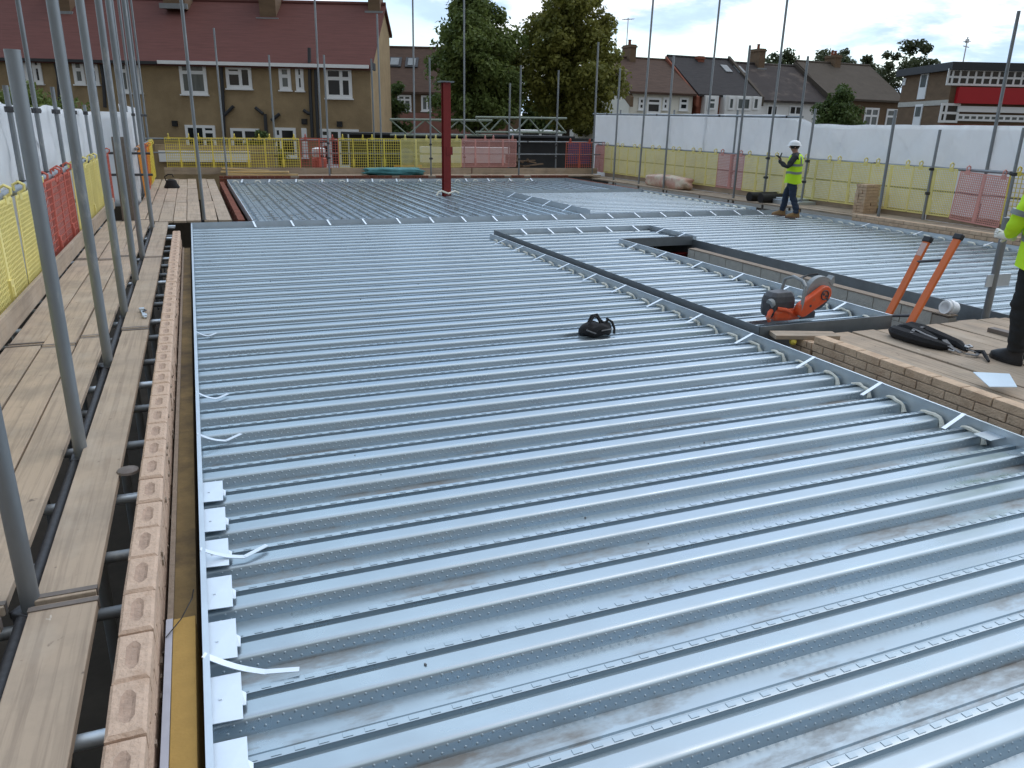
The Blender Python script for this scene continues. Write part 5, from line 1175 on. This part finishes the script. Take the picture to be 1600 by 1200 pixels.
    lev = [(zb,.225,.175,.035),(zb+.12,.215,.165,.03),(a0.z+.1,.208,.155,.02),((a0.z+zt_)/2+.05,.213,.155,.012),(zt_-.06,.222,.155,.008),(zt_+.03,.215,.14,0),(zt_+.075,.165,.115,0),(zt_+.105,.10,.085,0)]
    m = MB(); m.loft([ring(z,a,b,28,w_) for z, a, b, w_ in lev], cap=False); v = m.build('vest', X['lime'], p, smooth=True)
    def rad(z):
        for q, r in zip(lev, lev[1:]):
            if q[0] <= z <= r[0]: f = (z-q[0])/(r[0]-q[0]); return [q[i]+(r[i]-q[i])*f for i in (1,2,3)]
    for z in (zb+.22, zb+.40):
        R1, R2 = rad(z), rad(z+.055); m = MB(); m.loft([ring(z,R1[0]+.004,R1[1]+.004,28,R1[2]),ring(z+.055,R2[0]+.004,R2[1]+.004,28,R2[2])], cap=False); m.build('reflective_band', X['tape'], v, smooth=True)
    for s in (-1, 1):
        m = MB(); k = 7; L_, Rr = [], []
        for i in range(k):
            z = zb+.46+(zt_+.05-zb-.46)*i/(k-1); r = rad(z); c = a0+tilt*(z-a0.z)
            for lst, x in ((L_, s*.12-.024), (Rr, s*.12+.024)):
                xx = min(abs(x), r[0]*.98)*(1 if x > 0 else -1); lst.append((c.x+xx, c.y-r[1]*math.sqrt(max(0,1-(xx/r[0])**2))-.006, z))
        m.add(L_+Rr, [(i,i+1,i+1+k,i+k) for i in range(k-1)]); m.build('shoulder_tape', X['tape'], v, smooth=True)
    if J.get('coat') == 'lime':
        for g in 'lr':
            a, b = Vector(J['sh'+g]), Vector(J['el'+g]); d = (b-a).normalized(); c = a.lerp(b,.55); m = MB(); m.path([c-d*.022, c+d*.022], .084, 16); m.build('reflective_band', X['tape'], v, smooth=True)
    # boots
    for g in 'lr':
        an_ = Vector(J['an'+g]); d = Vector(J['toe'+g]).normalized(); s = Vector((d.y,-d.x,0)); bt_ = thing('boot', None, None); bt_.parent = p
        gz = J.get('gz'+g, 0)
        def rg(x, z, a, b): c = Vector((an_.x,an_.y,gz))+d*x; return [tuple(c+d*(a*math.cos(t))+s*(b*math.sin(t))+Vector((0,0,z))) for t in [2*PI*j/14 for j in range(14)]]
        m = MB(); m.loft([rg(.065,.028,.145,.052),rg(.065,.055,.145,.05),rg(.045,.085,.115,.046),rg(.0,.125,.07,.048),rg(-.01,.20,.06,.052)]); m.build('upper', X[boots_mt], bt_, smooth=True)
        m = MB(); m.loft([rg(.066,.0,.148,.055),rg(.066,.03,.15,.056)]); m.build('sole', X['sole' if boots_mt == 'boot' else 'black'], bt_)
    # helmet and hair
    h = Vector(J['hd']); f_ = Vector(J['face']); ang = math.atan2(-f_.x, f_.y); Rz = Matrix.Rotation(ang,3,'Z')
    m = MB(); rings = []
    for z, a, b in ((.012,.118,.142),(.02,.108,.128),(.05,.104,.122),(.09,.088,.104),(.12,.055,.065),(.132,.015,.02)):
        rings.append([tuple(h+Rz @ Vector((a*math.cos(t), b*math.sin(t)*(1.18 if (z < .02 and math.sin(t) > 0) else 1), z))) for t in [2*PI*j/20 for j in range(20)]])
    m.loft(rings); hel = m.build('helmet', X['helmet'], p, smooth=True)
    m = MB(); m.loft([[tuple(h+Rz @ Vector((a*math.cos(t), b*math.sin(t)-.008, z))) for t in [2*PI*j/16 for j in range(16)]] for z, a, b in ((-.06,.074,.082),(-.02,.088,.098),(.012,.092,.104))]); m.build('hair', X['hair'], p, smooth=True)
    for s in (-1,1):
        m = MB(); m.lathe(h+f_*.085+rgt*s*.032+Vector((0,0,-.005)), [(0,-.012),(.010,-.007),(.013,0),(.010,.007),(0,.012)], 8); m.build('eye', X['hair'], p, smooth=True)
    if phone:
        m = MB(); m.box(phone, (.075,.02,.15), Matrix.Rotation(.3,3,'X')); o = m.build('handset', X['black'], bevel=.006); o.parent = None
        Mx = Matrix.Translation(loc) @ Matrix.Rotation(rz,4,'Z'); o.matrix_world = Mx; tag(o, 'dark handset held up in the left hand of the standing worker', 'handset')
    return p
J1 = dict(pel=(0,0,.95), sp=(0,-.01,1.16), ch=(0,.0,1.38), nk=(0,.03,1.52), jaw=(-.01,.06,1.585), hd=(-.02,.06,1.66), top=(-.02,.06,1.72), face=(-.35,.94,0),
  shl=(-.19,.0,1.42), ell=(-.33,.10,1.17), wrl=(-.27,.27,1.30), handl=((.2,.3,.9),(.9,.0,-.2)), shr=(.19,.0,1.42), elr=(.31,-.06,1.16), wrr=(.33,.08,.98), handr=((.1,.4,-.85),(.2,.9,.3)),
  hpl=(-.10,0,.90), knl=(-.13,-.05,.50), anl=(-.15,-.17,.10), hpr=(.10,0,.90), knr=(.13,.13,.51), anr=(.14,.16,.10), toel=(-.2,1,0), toer=(0,1,0), hem=-.15)
person('worker in white helmet, lime vest and navy trousers standing on the far deck, back turned', (13.48,15.22,-.075), R_(41), J1, 'boot', 'navy', 'jacket', (-.235,.325,1.43))
J2 = dict(pel=(0,0,.98), sp=(0,.01,1.18), ch=(0,.05,1.42), nk=(0,.09,1.56), jaw=(0,.13,1.62), hd=(0,.13,1.70), top=(0,.13,1.76), face=(0,1,0),
  shl=(-.20,.05,1.46), ell=(-.25,.10,1.20), wrl=(-.17,.22,1.10), handl=((-.1,.9,.1),(.2,.2,.9)), shr=(.20,.05,1.46), elr=(.30,-.02,1.2), wrr=(.27,.15,1.06), handr=((0,.9,-.2),(-.2,.2,.9)),
  hpl=(-.085,0,.93), knl=(-.075,.05,.51), anl=(-.065,.02,.10), hpr=(.10,0,.93), knr=(.13,.08,.51), anr=(.15,.12,.10), toel=(-.1,1,0), toer=(.15,1,0), hem=-.12, baggy=1.05, coat='lime')
person('worker in lime jacket, black trousers and black boots cut off by the right picture edge', (6.735,4.37,-.028), R_(-12), J2, 'black', 'darkcloth', 'glove')
